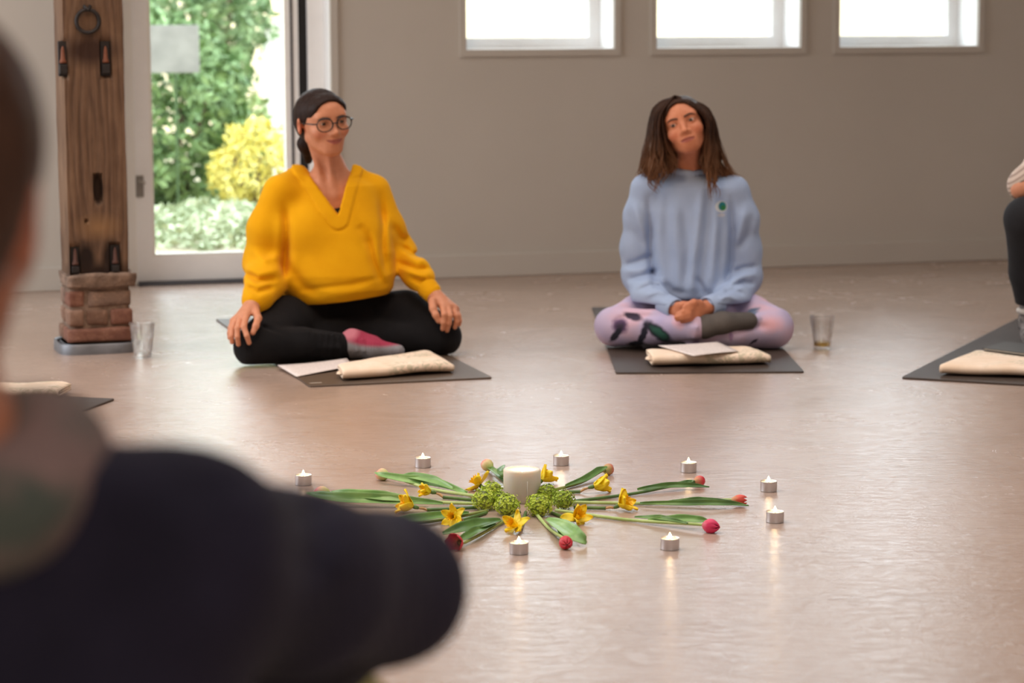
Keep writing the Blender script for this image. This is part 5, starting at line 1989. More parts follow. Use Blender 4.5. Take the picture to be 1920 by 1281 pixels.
    for j in range(25):
        a = 2 * PI * j / 24
        ring.append(nb + np.array([0.010 + 0.088 * math.cos(a), 0.075 * math.sin(a), -0.004 + 0.012 * math.sin(a) + 0.006 * math.sin(3 * a)]))
    sc.chain(ring, [0.030 + 0.004 * math.sin(j * 1.3) for j in range(25)], 0.02)

    def smat(t, c):
        return t.mix(t.ramp(t.noise(t.coord('Object'), 11, 2), [(0.42, (0, 0, 0, 1)), (0.56, (1, 1, 1, 1))]), c, srgb(96, 104, 98))
    solid_obj('scarf', sc, nb - 0.2, nb + 0.2, 0.005, knit_mat('taupe_scarf', srgb(140, 118, 116), srgb(166, 138, 134), 700, 0.4, smat), body, root, disp=cloth_disp(61, 0.004, 40, 0.001, 90), dmax=0.01)
    ls = Solid()
    for h, k_, a in ((hR, kR, aR), (hL, kL, aL)):
        ls.chain([h, k_, a], [0.090, 0.066, 0.048], 0.02)
    ls.el(pel, (0.175, 0.14, 0.12), 0.04)
    ls.plane((0, 0, 0.004), (0, 0, 1), 0.005)
    solid_obj('trousers', ls, (-0.86, 1.25, -0.02), (0.06, 2.25, 0.66), 0.008, knit_mat('olive_trousers', srgb(118, 108, 62), srgb(140, 128, 78), 600, 0.2), body, root, disp=cloth_disp(71, 0.003, 22, 0.001, 60))
    for a, t_ in ((aR, tR), (aL, tL)):
        so = Solid()
        so.chain([a + (0, 0, 0.03), a, t_], [0.040, 0.041, 0.030], 0.02)
        so.plane((0, 0, 0.004), (0, 0, 1), 0.004)
        solid_obj('sock', so, np.minimum(a, t_) - 0.08, np.maximum(a, t_) + 0.1, 0.007, bpy.data.materials['dark_sock'], body, root)


person_back()


# ------------------------------------------------------------------ person at the right border, knees drawn up
def person_right():
    X0, Y0 = 2.02, 8.12
    root = (X0, Y0, 0.0)
    H = pt(2055, 165, 8.02)
    fr = frame(H, -32, -4, 0, (1, 1, 0.9))
    nb = pt(2066, 262, 8.10)
    sR, sL = pt(1985, 285, 8.02), pt(2150, 292, 8.12)
    eR, wR = pt(1916, 352, 7.80), pt(2010, 300, 7.80)
    eL, wL = pt(2150, 430, 7.95), pt(2040, 400, 7.75)
    pel = np.array([X0, 8.18, 0.115])
    hR, hL = pel + (-0.09, -0.02, -0.01), pel + (0.09, 0.0, -0.01)
    kR, kL = pt(1926, 412, 7.76), pt(2075, 415, 7.74)
    aR, aL = pt(1940, 612, 7.92), pt(2062, 614, 7.88)
    aR[2] = aL[2] = 0.085
    tR, tL = aR + (-0.03, -0.15, -0.045), aL + (-0.03, -0.15, -0.045)
    S = Solid()
    head_solid(S, fr, smile=0.2)
    cb = fr[1] + fr[0] @ np.array([0, 0.018, -0.05])
    S.rc(cb, nb, 0.044, 0.048, 0.03)
    S.rc(nb + (0, 0, -0.03), sR + (0.02, 0, -0.01), 0.038, 0.036, 0.05)
    S.rc(nb + (0, 0, -0.03), sL + (-0.02, 0, -0.01), 0.038, 0.036, 0.05)
    ch = (sR + sL) / 2 + np.array([0, 0.01, -0.10])
    S.el(ch, (0.12, 0.085, 0.12), 0.05)
    S.el(ch + (0, 0.04, -0.18), (0.115, 0.085, 0.14), 0.06)
    S.el(pel, (0.14, 0.105, 0.09), 0.05)
    for s, e, w in ((sR, eR, wR), (sL, eL, wL)):
        S.chain([s, e, w], [0.038, 0.036, 0.022], 0.012)
    for h, k_, a, t_ in ((hR, kR, aR, tR), (hL, kL, aL, tL)):
        S.chain([h, k_, a], [0.064, 0.044, 0.030], 0.02)
        S.chain([a, t_], [0.030, 0.018], 0.02)
    for w, d0 in ((wR, np.array([0.8, 0.0, 0.5])), (wL, np.array([-0.9, -0.1, 0.1]))):
        d0 = d0 / np.linalg.norm(d0)
        sd = np.array([0.0, -1.0, 0.0])
        dn = np.cross(sd, d0)
        fing = []
        for i, L in enumerate((0.95, 1.05, 1.0, 0.8)):
            k0 = w + d0 * 0.08 + sd * (0.028 - 0.018 * i)
            k1 = k0 + (d0 * 0.9 + dn * 0.4) * 0.036 * L
            k2 = k1 + (d0 * 0.6 + dn * 0.8) * 0.025 * L
            fing.append([k0, k1, k2, k2 + (d0 * 0.2 + dn) * 0.019 * L])
        hand_solid(S, w, None, fing, thumb=[w + d0 * 0.03 + sd * 0.026, w + d0 * 0.06 + sd * 0.046, w + d0 * 0.085 + sd * 0.05 + dn * 0.01])
    lo, hi = (X0 - 0.54, 7.45, -0.02), (X0 + 0.45, 8.36, 1.02)
    body = solid_obj('person', S, lo, hi, 0.0042, SKIN, None, root, tint=skin_tint([fr], srgb(212, 146, 114), srgb(172, 92, 86), srgb(212, 122, 96), 0.2))
    tag(body, 'person cut off by the right border, elbow on raised knee, in black trousers', 'person')
    add_eyes(body, fr, root)
    add_brows(S, body, fr, root)
    hs = Solid()
    hs.el((0, 0.021, 0.036), (0.080, 0.097, 0.088), 0.02, fr=fr)
    hs.el((0, 0.055, -0.030), (0.070, 0.060, 0.085), 0.05, fr=fr)
    hs.el((0, -0.050, 0.056), (0.063, 0.047, 0.050), 0.02, fr=fr)
    hs.el((0, -0.092, -0.006), (0.0620, 0.084, 0.093), 0.012, 's', fr=fr)
    solid_obj('hair', hs, fr[1] - 0.17, fr[1] + 0.17, 0.005, bpy.data.materials['dark_brown_hair'], body, root)
    w = Solid()
    st = []
    for z, rx, ry, yo in ((0.16, 0.155, 0.13, 0.05), (0.30, 0.150, 0.125, 0.03), (0.42, 0.150, 0.115, 0.0), (0.52, 0.150, 0.11, 0.0), (0.62, 0.135, 0.095, 0.0), (0.665, 0.08, 0.07, 0.0)):
        st.append((z, ch[0], ch[1] + yo, rx, ry))
    w.loft(st, 0.03)
    for s_, n_ in ((sR, -1), (sL, 1)):
        w.rc(nb + (n_ * 0.05, 0.0, -0.03), s_, 0.040, 0.050, 0.04)
    cut = sR + (eR - sR) * 0.93
    w.chain([sR, (sR + eR) / 2, cut], [0.052, 0.056, 0.056], 0.03)
    w.chain([sL, eL, wL], [0.052, 0.052, 0.036], 0.03)
    w.rc(nb + (0, -0.01, 0.0), nb + (0, -0.02, 0.12), 0.052, 0.06, 0.01, 's')
    # the sleeve is pushed up: its mouth is open towards the forearm
    w.rc(eR + (0.008, 0, -0.004), wR, 0.040, 0.04, 0.004, 's')
    q = sR + (eR - sR) * 0.86
    for k_ in range(3):
        p_ = sR + (eR - sR) * (0.50 + 0.14 * k_)
        w.chain([p_ + (-0.035, -0.035, 0.035), p_ + (-0.05, -0.02, -0.01), p_ + (-0.01, -0.05, -0.03)], [0.010] * 3, 0.02)

    def stripes(t, c):
        wv = t.new('ShaderNodeTexWave', wave_type='BANDS', bands_direction='Z')
        wv.inputs['Scale'].default_value = 22
        wv.inputs['Distortion'].default_value = 1.0
        t.link(t.coord('Object', (1, 1, 1), (0, 0.6, 0)), wv.inputs[0])
        return t.mix(t.ramp(wv.outputs['Fac'], [(0.55, (0, 0, 0, 1)), (0.8, (0.7, 0.7, 0.7, 1))]), c, srgb(140, 118, 110))
    solid_obj('shirt', w, lo, (hi[0], hi[1], 0.80), 0.006, knit_mat('beige_striped_jersey', srgb(196, 178, 166), srgb(212, 196, 184), 900, 0.2, stripes), body, root, disp=cloth_disp(81, 0.003, 24, 0.001, 60))
    ls = Solid()
    for h, k_, a in ((hR, kR, aR), (hL, kL, aL)):
        ls.chain([h, k_], [0.086, 0.072], 0.02)
        ls.chain([k_, k_ * 0.5 + a * 0.5 + np.array([0, 0.01, 0]), a + (k_ - a) * 0.14], [0.072, 0.068, 0.054], 0.012)
    ls.el(pel, (0.155, 0.12, 0.10), 0.04)
    for a in (aR, aL):
        ls.plane((0, 0, 0.0), (0, 0, 1), 0.004)
        ls.prism([(a + (0, 0, 0.066), (0, 0, 1)), (a + (0, 0.09, 0), (0, 1, 0))], 0.004)
    solid_obj('trousers', ls, lo, (hi[0], hi[1], 0.62), 0.006, simple('black_cotton', srgb(22, 22, 27), 0.9, 0.15, 30, 0.2, 300), body, root, disp=cloth_disp(91, 0.003, 22, 0.001, 60))

    def fuzz(t, c):
        return t.mix(t.ramp(t.noise(t.coord('Object', (1, 1, 0.6)), 110, 3, 0.7), [(0.42, (0, 0, 0, 1)), (0.60, (1, 1, 1, 1))]), c, srgb(158, 152, 150))
    ms = knit_mat('fuzzy_grey_sock', srgb(58, 56, 60), srgb(84, 80, 82), 500, 0.6, fuzz)
    mc = simple('white_sock_cuff', srgb(206, 202, 198), 0.95, 0.08, 80, 0.5, 200)
    for k_, a, t_ in ((kR, aR, tR), (kL, aL, tL)):
        cu = a + (k_ - a) * 0.125
        so = Solid()
        so.chain([a + (k_ - a) * 0.17, a, a + (t_ - a) * 0.6, t_], [0.046, 0.048, 0.042, 0.034], 0.02)
        so.rc(a, a + (0.0, 0.035, -0.035), 0.044, 0.040, 0.02)
        so.plane((0, 0, 0.008), (0, 0, 1), 0.004)
        o = solid_obj('sock', so, np.minimum(a, t_) - (0.08, 0.08, 0.06), np.maximum(a, t_) + (0.08, 0.10, 0.14), 0.005, ms, body, root, disp=lambda P: 0.0022 * noise3(P, 150, 6), dmax=0.01)
        ring = [cu + (0.047 * math.cos(2 * PI * j / 20), 0.047 * math.sin(2 * PI * j / 20), 0.0) - np.array(root) for j in range(22)]
        MB().tube(ring, 0.0105, 8, caps=False).build('sock_cuff', mc, o, smooth=True)


person_right()
# ------------------------------------------------------------------ candles
M_ALU = NT('tealight_aluminium')
M_ALU.base(srgb(205, 203, 206))
M_ALU.set(Metallic=0.9, Roughness=0.36)
wv = M_ALU.new('ShaderNodeTexNoise')
wv.inputs['Scale'].default_value = 1.0
M_ALU.link(M_ALU.coord('Object', (700, 700, 6)), wv.inputs['Vector'])
M_ALU.bump(wv.outputs['Fac'], 0.25, 0.001)
M_ALU = M_ALU.m


def wax_mat(name, c, r):
    t = NT(name)
    t.base(c)
    t.set(Roughness=0.45, Subsurface_Weight=0.9, Subsurface_Scale=r)
    t.b.inputs['Subsurface Radius'].default_value = (1.0, 0.72, 0.45)
    return t.m


M_WAXT = wax_mat('tealight_wax', srgb(255, 232, 200), 0.008)
M_WAX = wax_mat('candle_wax', srgb(206, 199, 188), 0.020)
M_WICK = simple('burnt_wick', srgb(40, 30, 26), 0.9, 0.2, 50)
fm = bpy.data.materials.new('candle_flame')
fm.use_nodes = True
fm.node_tree.nodes.clear()
fo = fm.node_tree.nodes.new('ShaderNodeOutputMaterial')
fe = fm.node_tree.nodes.new('ShaderNodeEmission')
fe.inputs[0].default_value = (1.0, 0.72, 0.36, 1)
fe.inputs[1].default_value = 22
fm.node_tree.links.new(fe.outputs[0], fo.inputs[0])
M_FLAME = fm


def flame(root, z, s=1.0, power=0.05):
    prof = [(0.0002, -0.002), (0.0026, 0.0), (0.0040, 0.0025), (0.0039, 0.005), (0.0026, 0.0085), (0.0012, 0.0115), (0.0001, 0.0135)]
    MB().lathe([(r * s, zz * s) for r, zz in prof], 14, (0, 0, z)).build('flame', M_FLAME, root, smooth=True)
    d = bpy.data.lights.new('flame_light', 'POINT')
    d.energy = power
    d.color = (1.0, 0.66, 0.32)
    d.shadow_soft_size = 0.004
    o = bpy.data.objects.new('flame_light', d)
    COL.objects.link(o)
    o.parent = root
    o.location = (0, 0, z + 0.008 * s)


def tealight(loc, label, tilt):
    root = thing('tealight', loc, label, 'candle', 'lit tealights around the flower circle')
    r, h = 0.0195, 0.0235
    MB().lathe([(r * 0.94, 0.0), (r * 0.985, 0.0012), (r, h - 0.001), (r * 1.025, h), (r * 1.01, h + 0.0004), (r * 0.975, h - 0.0006), (r * 0.96, 0.002), (0.0002, 0.0018)], 48).build('cup', M_ALU, root, smooth=True, auto=35)
    wx = MB().lathe([(0.0002, h - 0.0035), (r * 0.90, h - 0.0032), (r * 0.958, h - 0.0022), (r * 0.958, 0.004), (0.0002, 0.004)], 40, caps=False).build('wax', M_WAXT, root, smooth=True, auto=40)
    MB().tube([(0, 0, h - 0.005), (0.0004, 0, h - 0.001), (0.0012, 0, h + 0.001)], 0.0007, 6).build('wick', M_WICK, root, smooth=True)
    flame(root, h + 0.0005, 0.85)
    return root


for (px, py), lab in (((569, 909), 'lit tealight furthest left of the ring, beyond the longest tulip leaf'), ((793, 876), 'lit tealight behind the pink tulip bud, second from the left'), ((1052, 872), 'lit tealight behind the pillar candle to its right'),
                      ((1291, 885), 'lit tealight behind the red tulip at the right back of the ring'), ((1441, 921), 'lit tealight at the right, the further of the two rightmost'), ((1453, 979), 'lit tealight at the right, the nearer of the two rightmost'),
                      ((1256, 1030), 'lit tealight in front of the bright pink tulip'), ((973, 1038), 'lit tealight nearest the camera, in front of the crumpled daffodil')):
    c = gp(px, py)
    tealight((c[0], c[1], 0), lab, 0)

CC = gp(979, 939)
pc = thing('pillar_candle', (CC[0], CC[1] + 0.0, 0), 'thick cream pillar candle burning in the centre of the flower circle', 'candle')
R, Hc = 0.0425, 0.074
MB().lathe([(0.0002, 0.0), (R - 0.002, 0.0), (R, 0.002), (R, Hc - 0.003), (R - 0.0015, Hc - 0.0005), (R - 0.0045, Hc), (R - 0.0095, Hc - 0.0006), (R - 0.014, Hc - 0.004), (R - 0.018, Hc - 0.012), (0.0002, Hc - 0.0145)], 64, caps=False).build('wax_body', M_WAX, pc, smooth=True, auto=60)
px_ = NT('molten_wax')
px_.base(srgb(240, 214, 180))
px_.set(Roughness=0.05, Transmission_Weight=0.35)
MB().lathe([(0.0002, Hc - 0.0115), (R - 0.0176, Hc - 0.0115)], 40, caps=False).build('wax_pool', px_.m, pc, smooth=True)
MB().tube([(0, 0, Hc - 0.015), (0.0004, 0, Hc - 0.010), (0.0012, 0, Hc - 0.007)], 0.001, 6).build('wick', M_WICK, pc, smooth=True)
flame(pc, Hc - 0.0105, 0.62, 0.30)
MB().tube([(0.012, -R - 0.0002, Hc - 0.022), (0.0115, -R - 0.0006, 0.03), (0.012, -R - 0.0004, 0.012)], [0.0006, 0.0011, 0.0004], 6).build('wax_drip', M_WAX, pc, smooth=True)


# ------------------------------------------------------------------ flowers
def petal_mat(name, a, b, c=None, axis_len=0.04, rough=0.5):
    """colour runs from the base (a) to the tip (b) of the petal"""
    t = NT(name)
    tc = t.new('ShaderNodeTexCoord')
    sx = t.new('ShaderNodeSeparateXYZ')
    t.link(tc.outputs['Object'], sx.inputs[0])
    n = t.noise(t.coord('Object', (300, 300, 30)), 1.0, 3)
    z = t.math('ADD', t.math('DIVIDE', sx.outputs['Z'], axis_len), t.math('MULTIPLY', t.math('SUBTRACT', n, 0.5), 0.35))
    stops = [(0.05, a), (0.45, b)] if c is None else [(0.05, a), (0.40, b), (0.85, c)]
    t.base(t.ramp(z, stops))
    t.set(Roughness=rough)
    t.b.inputs['Subsurface Weight'].default_value = 0.15
    t.b.inputs['Subsurface Scale'].default_value = 0.004
    t.bump(n, 0.2, 0.001)
    return t.m


def green_mat(name, a, b, rough=0.4, zst=30):
    t = NT(name)
    n = t.noise(t.coord('Object', (zst, zst, zst)), 1.0, 4)
    t.base(t.ramp(n, [(0.3, a), (0.7, b)]))
    t.set(Roughness=rough)
    return t.m


TP = {'pale': petal_mat('tulip_pale_pink', srgb(176, 190, 110), srgb(214, 186, 140), srgb(226, 112, 134)),
      'rose': petal_mat('tulip_rose', srgb(176, 176, 104), srgb(196, 120, 96), srgb(196, 60, 84)),
      'red': petal_mat('tulip_red', srgb(204, 150, 110), srgb(206, 52, 66), srgb(190, 34, 54)),
      'pink': petal_mat('tulip_bright_pink', srgb(210, 110, 120), srgb(216, 50, 98), srgb(204, 36, 88)),
      'orange': petal_mat('tulip_orange_red', srgb(206, 160, 116), srgb(214, 84, 64), srgb(200, 60, 52))}
M_STEML = green_mat('stem_light_green', srgb(150, 176, 96), srgb(186, 204, 132))
M_STEMD = green_mat('stem_dark_green', srgb(64, 98, 48), srgb(96, 128, 62))
M_STEMO = green_mat('stem_olive_green', srgb(112, 128, 56), srgb(150, 156, 84))
M_LEAF = green_mat('tulip_leaf_green', srgb(98, 144, 74), srgb(150, 188, 112), 0.38, 14)
M_LEAFD = green_mat('tulip_leaf_dark', srgb(66, 106, 50), srgb(112, 150, 76), 0.35, 14)
M_DAFF = petal_mat('daffodil_yellow', srgb(238, 214, 40), srgb(252, 220, 18), srgb(252, 214, 10), 0.03)
M_CORONA = petal_mat('daffodil_corona', srgb(248, 206, 14), srgb(250, 196, 6), None, 0.03)
M_SPATHE = simple('papery_spathe', srgb(176, 138, 92), 0.8, 0.25, 90, 0.4, 300)


def bud_petal(L, R, ang, inner, flare, wdt=1.0):
    def fn(u, v):
        s = u
        r = R * (math.sin(PI * (0.06 + (0.925 - 0.25 * min(1, flare * 4)) * s)) ** 0.72) * (0.94 if inner else 1.0) * (1 + flare * s * s * 1.5)
        half = (1.02 * wdt) * (math.sin(PI * min(1, 0.12 + 0.86 * s)) ** 0.55) * (1 - 0.25 * s)
        t = (v - 0.5) * 2
        a = ang + half * t
        rr = r * (1 + 0.05 * (1 - t * t))
        return (rr * math.cos(a), rr * math.sin(a), L * (s - 0.0 * t * t) - 0.06 * L * t * t * s)
    return MB().grid(fn, 10, 8)


PET = {}


def bud(parent, pos, axis, L, R, kind, flare=0.0, spin=0.0):
    key = (kind, round(L, 4), round(R, 4), flare)
    q = Vector(axis).normalized().to_track_quat('Z', 'X')
    for k in range(6):
        inner = k >= 3
        kk = (key, inner)
        if kk not in PET:
            o = bud_petal(L * (0.97 if inner else 1), R, 0, inner, flare).build('petal', TP[kind], parent, smooth=True)
            PET[kk] = o.data
        else:
            o = bpy.data.objects.new('petal', PET[kk])
            COL.objects.link(o)
            o.parent = parent
        o.matrix_local = Matrix.Translation(pos) @ q.to_matrix().to_4x4() @ Matrix.Rotation(2 * PI * (k % 3) / 3 + (PI / 3 if inner else 0) + spin, 4, 'Z')


def leaf_blade(parent, pts, widths, fold=0.35, mat=M_LEAF, twist=0.0, up=(0, -0.80, 0.60)):
    """long blade following points; folded along its midrib"""
    P = strand_path(pts, 22)
    W = np.interp(np.linspace(0, 1, 22), np.linspace(0, 1, len(widths)), widths)
    V = []
    for i, p in enumerate(P):
        d = P[min(i + 1, 21)] - P[max(i - 1, 0)]
        d = d / np.linalg.norm(d)
        n = np.array(up, float) - d * np.dot(up, d)
        n /= np.linalg.norm(n)
        s = np.cross(d, n)
        a = twist * (i / 21)
        s, n = s * math.cos(a) + n * math.sin(a), n * math.cos(a) - s * math.sin(a)
        for j in range(7):
            t = (j - 3) / 3
            V.append(p + s * W[i] * t * math.cos(fold * abs(t)) + n * W[i] * (abs(t) ** 1.5) * math.sin(fold) + n * 0.0006 * math.sin(i * 0.9 + j))
    mb = MB()
    mb.v = [(v[0], v[1], max(v[2], 0.0015 + 0.0002 * (k_ % 7))) for k_, v in enumerate(V)]
    mb.f = [(i * 7 + j, i * 7 + j + 1, (i + 1) * 7 + j + 1, (i + 1) * 7 + j) for i in range(21) for j in range(6)]
    return mb.build('leaf', mat, parent, smooth=True, solid=0.0008)


def L3(p, root):
    return np.array(p) - np.array(root)


def tulip(bud_px, stem_px, kind, label, bud_dir=None, L=0.040, R=0.0145, leaves=(), smat=None, bend=0.0, flare=0.0, zb=0.014, spin=0.3):
    """bud and stem end are measured; everything lies on the floor"""
    b = gp(*bud_px, zb)
    e = gp(*stem_px, 0.006)
    root = (float(e[0]), float(e[1]), 0.0)
    t = thing('tulip', root, label, 'tulip', 'tulips laid out as rays around the candle')
    d = (b - e)
    d[2] = 0
    dist = np.linalg.norm(d)
    d /= dist
    ax = d if bud_dir is None else np.array(bud_dir, float) / np.linalg.norm(bud_dir)
    base = b - ax * L * 0.5
    side = np.array([-d[1], d[0], 0])
    mid = (e + base) / 2 + side * bend
    mid[2] = 0.005
    S = strand_path([L3(e, root), L3(mid, root), L3(base - ax * 0.02, root), L3(base + ax * 0.002, root)], 26)
    S[:, 2] = np.maximum(S[:, 2], 0.0042)
    rad = np.linspace(0.0040, 0.0031, 26)
    MB().tube(S, rad, 10).build('stem', smat or M_STEML, t, smooth=True)
    MB().tube([S[-1], S[-1] + ax * 0.004], [0.0034, 0.0062], 10).build('receptacle', smat or M_STEML, t, smooth=True)
    bud(t, Vector(L3(base, root)), ax, L, R, kind, flare, spin)
    for (pts, widths, fold, dark) in leaves:
        pp = [L3(gp(x, y, z), root) for x, y, z in pts]
        leaf_blade(t, pp, widths, fold, M_LEAFD if dark else M_LEAF)
    return t


tulip((716, 890), (897, 931), 'pale', 'pink-green tulip bud with broad green leaf, pointing to the left back', leaves=[([(875, 925, 0.007), (820, 907, 0.012), (770, 900, 0.016), (722, 892, 0.020), (702, 886, 0.022)], [0.004, 0.013, 0.012, 0.008, 0.001], 0.5, False), ([(850, 917, 0.012), (815, 902, 0.020), (775, 893, 0.024), (750, 893, 0.020)], [0.003, 0.012, 0.010, 0.001], 0.4, False)], bend=0.01)
tulip((603, 924), (900, 945), 'pale', 'pink-green tulip bud under the longest leaf, pointing furthest to the left', leaves=[([(830, 944, 0.008), (740, 938, 0.016), (650, 935, 0.018), (600, 930, 0.016), (574, 924, 0.014)], [0.003, 0.014, 0.015, 0.011, 0.001], 0.55, False), ([(800, 940, 0.012), (720, 931, 0.024), (655, 925, 0.026), (621, 922, 0.022)], [0.003, 0.013, 0.010, 0.002], 0.4, False)])
tulip((913, 872), (957, 907), 'pale', 'rosy tulip bud half hidden behind the pillar candle', bud_dir=(-0.55, 0.8, 0.25), zb=0.018, leaves=[([(950, 905, 0.008), (938, 892, 0.02), (922, 880, 0.016), (912, 876, 0.008)], [0.004, 0.010, 0.008, 0.002], 0.4, True), ([(952, 900, 0.012), (945, 888, 0.03), (938, 882, 0.034), (946, 872, 0.036)], [0.004, 0.012, 0.008, 0.002], 0.3, True)])
tulip((1141, 880), (1030, 921), 'rose', 'rose-red tulip bud pointing to the right back, shortest of the right side', smat=M_STEMO, L=0.036, R=0.0135, leaves=[([(1060, 912, 0.008), (1100, 898, 0.014), (1122, 884, 0.020), (1138, 876, 0.024)], [0.004, 0.011, 0.011, 0.002], 0.6, True)], bend=-0.006)
tulip((1312, 902), (1068, 941), 'red', 'red tulip bud on a dark straight stem pointing right, behind the daffodils', smat=M_STEMD, L=0.032, R=0.0125, leaves=[([(1195, 918, 0.010), (1240, 912, 0.013), (1285, 910, 0.012), (1330, 913, 0.006)], [0.003, 0.008, 0.008, 0.001], 0.5, True), ([(1250, 911, 0.012), (1290, 905, 0.016), (1300, 903, 0.02)], [0.003, 0.007, 0.002], 0.3, True)])
tulip((1386, 938), (1074, 942), 'orange', 'orange-red tulip bud pointing furthest to the right', smat=M_STEML, L=0.036, R=0.0115, flare=0.12, leaves=[([(1200, 944, 0.008), (1290, 944, 0.014), (1360, 944, 0.012), (1404, 948, 0.006)], [0.003, 0.008, 0.008, 0.001], 0.6, True), ([(1250, 942, 0.012), (1310, 938, 0.018), (1372, 940, 0.016)], [0.003, 0.008, 0.002], 0.4, True)])
tulip((1334, 987), (1042, 957), 'pink', 'bright pink tulip pointing right and forward on a pale stem', L=0.042, R=0.0155, leaves=[([(1215, 975, 0.010), (1270, 973, 0.018), (1310, 975, 0.020), (1330, 978, 0.018)], [0.003, 0.010, 0.009, 0.002], 0.5, False), ([(1190, 970, 0.009), (1240, 972, 0.016), (1290, 982, 0.014)], [0.002, 0.008, 0.002], 0.5, True)])
tulip((1061, 1018), (1003, 961), 'red', 'coral red tulip with a broad leaf, pointing towards the camera', L=0.036, R=0.0140, bud_dir=(0.12, -1, -0.05), leaves=[([(1025, 973, 0.010), (1050, 985, 0.020), (1072, 1000, 0.022), (1092, 1012, 0.014), (1100, 1018, 0.006)], [0.004, 0.019, 0.020, 0.012, 0.002], 0.35, False), ([(1030, 978, 0.008), (1048, 992, 0.014), (1054, 1005, 0.012), (1060, 1012, 0.008)], [0.003, 0.010, 0.008, 0.002], 0.6, False)])
tulip((856, 1018), (974, 961), 'red', 'open dark red tulip left of the nearest tealight, beside the dark sleeve', L=0.038, R=0.0135, flare=0.5, bud_dir=(-0.45, -0.85, 0.15), smat=M_STEMO, leaves=[([(940, 975, 0.008), (900, 983, 0.020), (866, 990, 0.022), (830, 1000, 0.012)], [0.004, 0.016, 0.014, 0.003], 0.45, True), ([(930, 982, 0.008), (895, 996, 0.016), (872, 1008, 0.014), (858, 1012, 0.010)], [0.003, 0.012, 0.010, 0.002], 0.6, True)])
tulip((700, 990), (914, 958), 'rose', 'tulip with a long dark leaf mostly hidden behind the dark sleeve', smat=M_STEMO, leaves=[([(880, 962, 0.008), (830, 967, 0.016), (770, 974, 0.018), (715, 982, 0.010)], [0.003, 0.010, 0.012, 0.002], 0.6, False)])


def tepal_fn(L, W, th0, th1, wave):
    """tepal leaving the throat at th0 from the flat, bending by th1 towards its tip"""
    N = 10
    xs, zs = [0.0], [0.0]
    for i in range(N):
        a = th0 + th1 * (i + 0.5) / N
        xs.append(xs[-1] + L / N * math.cos(a))
        zs.append(zs[-1] + L / N * math.sin(a))

    def fn(u, v):
        t = (v - 0.5) * 2
        w = W * (math.sin(PI * min(1, 0.14 + 0.86 * u)) ** 0.65) * (1 - 0.15 * u)
        i = min(int(u * N), N - 1)
        f = u * N - i
        x, z = xs[i] + (xs[i + 1] - xs[i]) * f, zs[i] + (zs[i + 1] - zs[i]) * f
        k = 0.18 * W * t * t + wave * math.sin(5 * u + 2.2 * t) * u
        return (0.0035 + x - k * math.sin(th0 + th1 * u), w * t, z + k * math.cos(th0 + th1 * u))
    return MB().grid(fn, 10, 6)


DF = {}


def daffodil(head_px, stem_px, label, axis, size=1.0, cup=0.0, zh=0.020, stem_m=None, spathe=True, curls=(0.6, 0.9, 0.5, 0.8, 0.7, 0.4)):
    h = gp(*head_px, zh)
    e = gp(*stem_px, 0.005)
    root = (float(e[0]), float(e[1]), 0.0)
    t = thing('daffodil', root, label, 'daffodil', 'yellow daffodils laid between the tulips')
    ax = np.array(axis, float) / np.linalg.norm(axis)
    base = h - ax * 0.012 * size
    q = Vector(ax).to_track_quat('Z', 'X').to_matrix().to_4x4()
    hp_ = Vector(L3(base, root))
    for k in range(6):
        c = min(1.35, 0.45 * curls[k] + cup)
        key = ('t', round(c, 2), size)
        if key not in DF:
            o = tepal_fn(0.031 * size, 0.0105 * size, c, -0.35 if k % 2 else 0.2, 0.0022).build('tepal', M_DAFF, t, smooth=True, solid=0.0005)
            DF[key] = o.data
        else:
            o = bpy.data.objects.new('tepal', DF[key])
            COL.objects.link(o)
            o.parent = t
        o.matrix_local = Matrix.Translation(hp_) @ q @ Matrix.Rotation(PI / 3 * k + 0.2, 4, 'Z') @ Matrix.Translation((0, 0, 0.001 * (k % 2)))
    key = ('c', size)
    if key not in DF:
        def fn(u, v):
            a = 2 * PI * v
            r = (0.0042 + 0.0036 * u + 0.0036 * max(0, u - 0.70) * 3.3 * (0.5 + 0.5 * math.sin(a * 9))) * size
            return (r * math.cos(a), r * math.sin(a), 0.021 * u * size + 0.0012 * math.sin(a * 9) * u)
        o = MB().grid(fn, 10, 54).build('corona', M_CORONA, t, smooth=True)
        DF[key] = o.data
    else:
        o = bpy.data.objects.new('corona', DF[key])
        COL.objects.link(o)
        o.parent = t
    o.matrix_local = Matrix.Translation(hp_) @ q
    # ovary, neck and stem
    b = L3(base, root)
    n1 = b - ax * 0.014
    n1[2] = max(n1[2], 0.005)
    d = -n1
    d[2] = 0
    d = d / max(1e-6, np.linalg.norm(d))
    nk = n1 + d * 0.018
    nk[2] = 0.0045
    MB().tube([b, b - ax * 0.006, n1], [0.0045, 0.0050, 0.0028], 10).build('ovary', M_STEMD, t, smooth=True)
    if spathe:
        MB().tube([n1, (n1 + nk) / 2 + (0, 0, 0.002), nk, nk + d * 0.010], [0.0032, 0.0052, 0.0040, 0.0024], 9, flat=0.6).build('spathe', M_SPATHE, t, smooth=True)
    P = strand_path([nk, nk * 0.6 + np.array([0, 0, 0.0018]), nk * 0.3 + np.array([0, 0, 0.003]), (0, 0, 0.0045)], 12)
    P[:, 2] = np.maximum(P[:, 2], 0.0042)
    MB().tube(P, 0.0038, 9).build('stem', stem_m or M_STEMD, t, smooth=True)
    return t


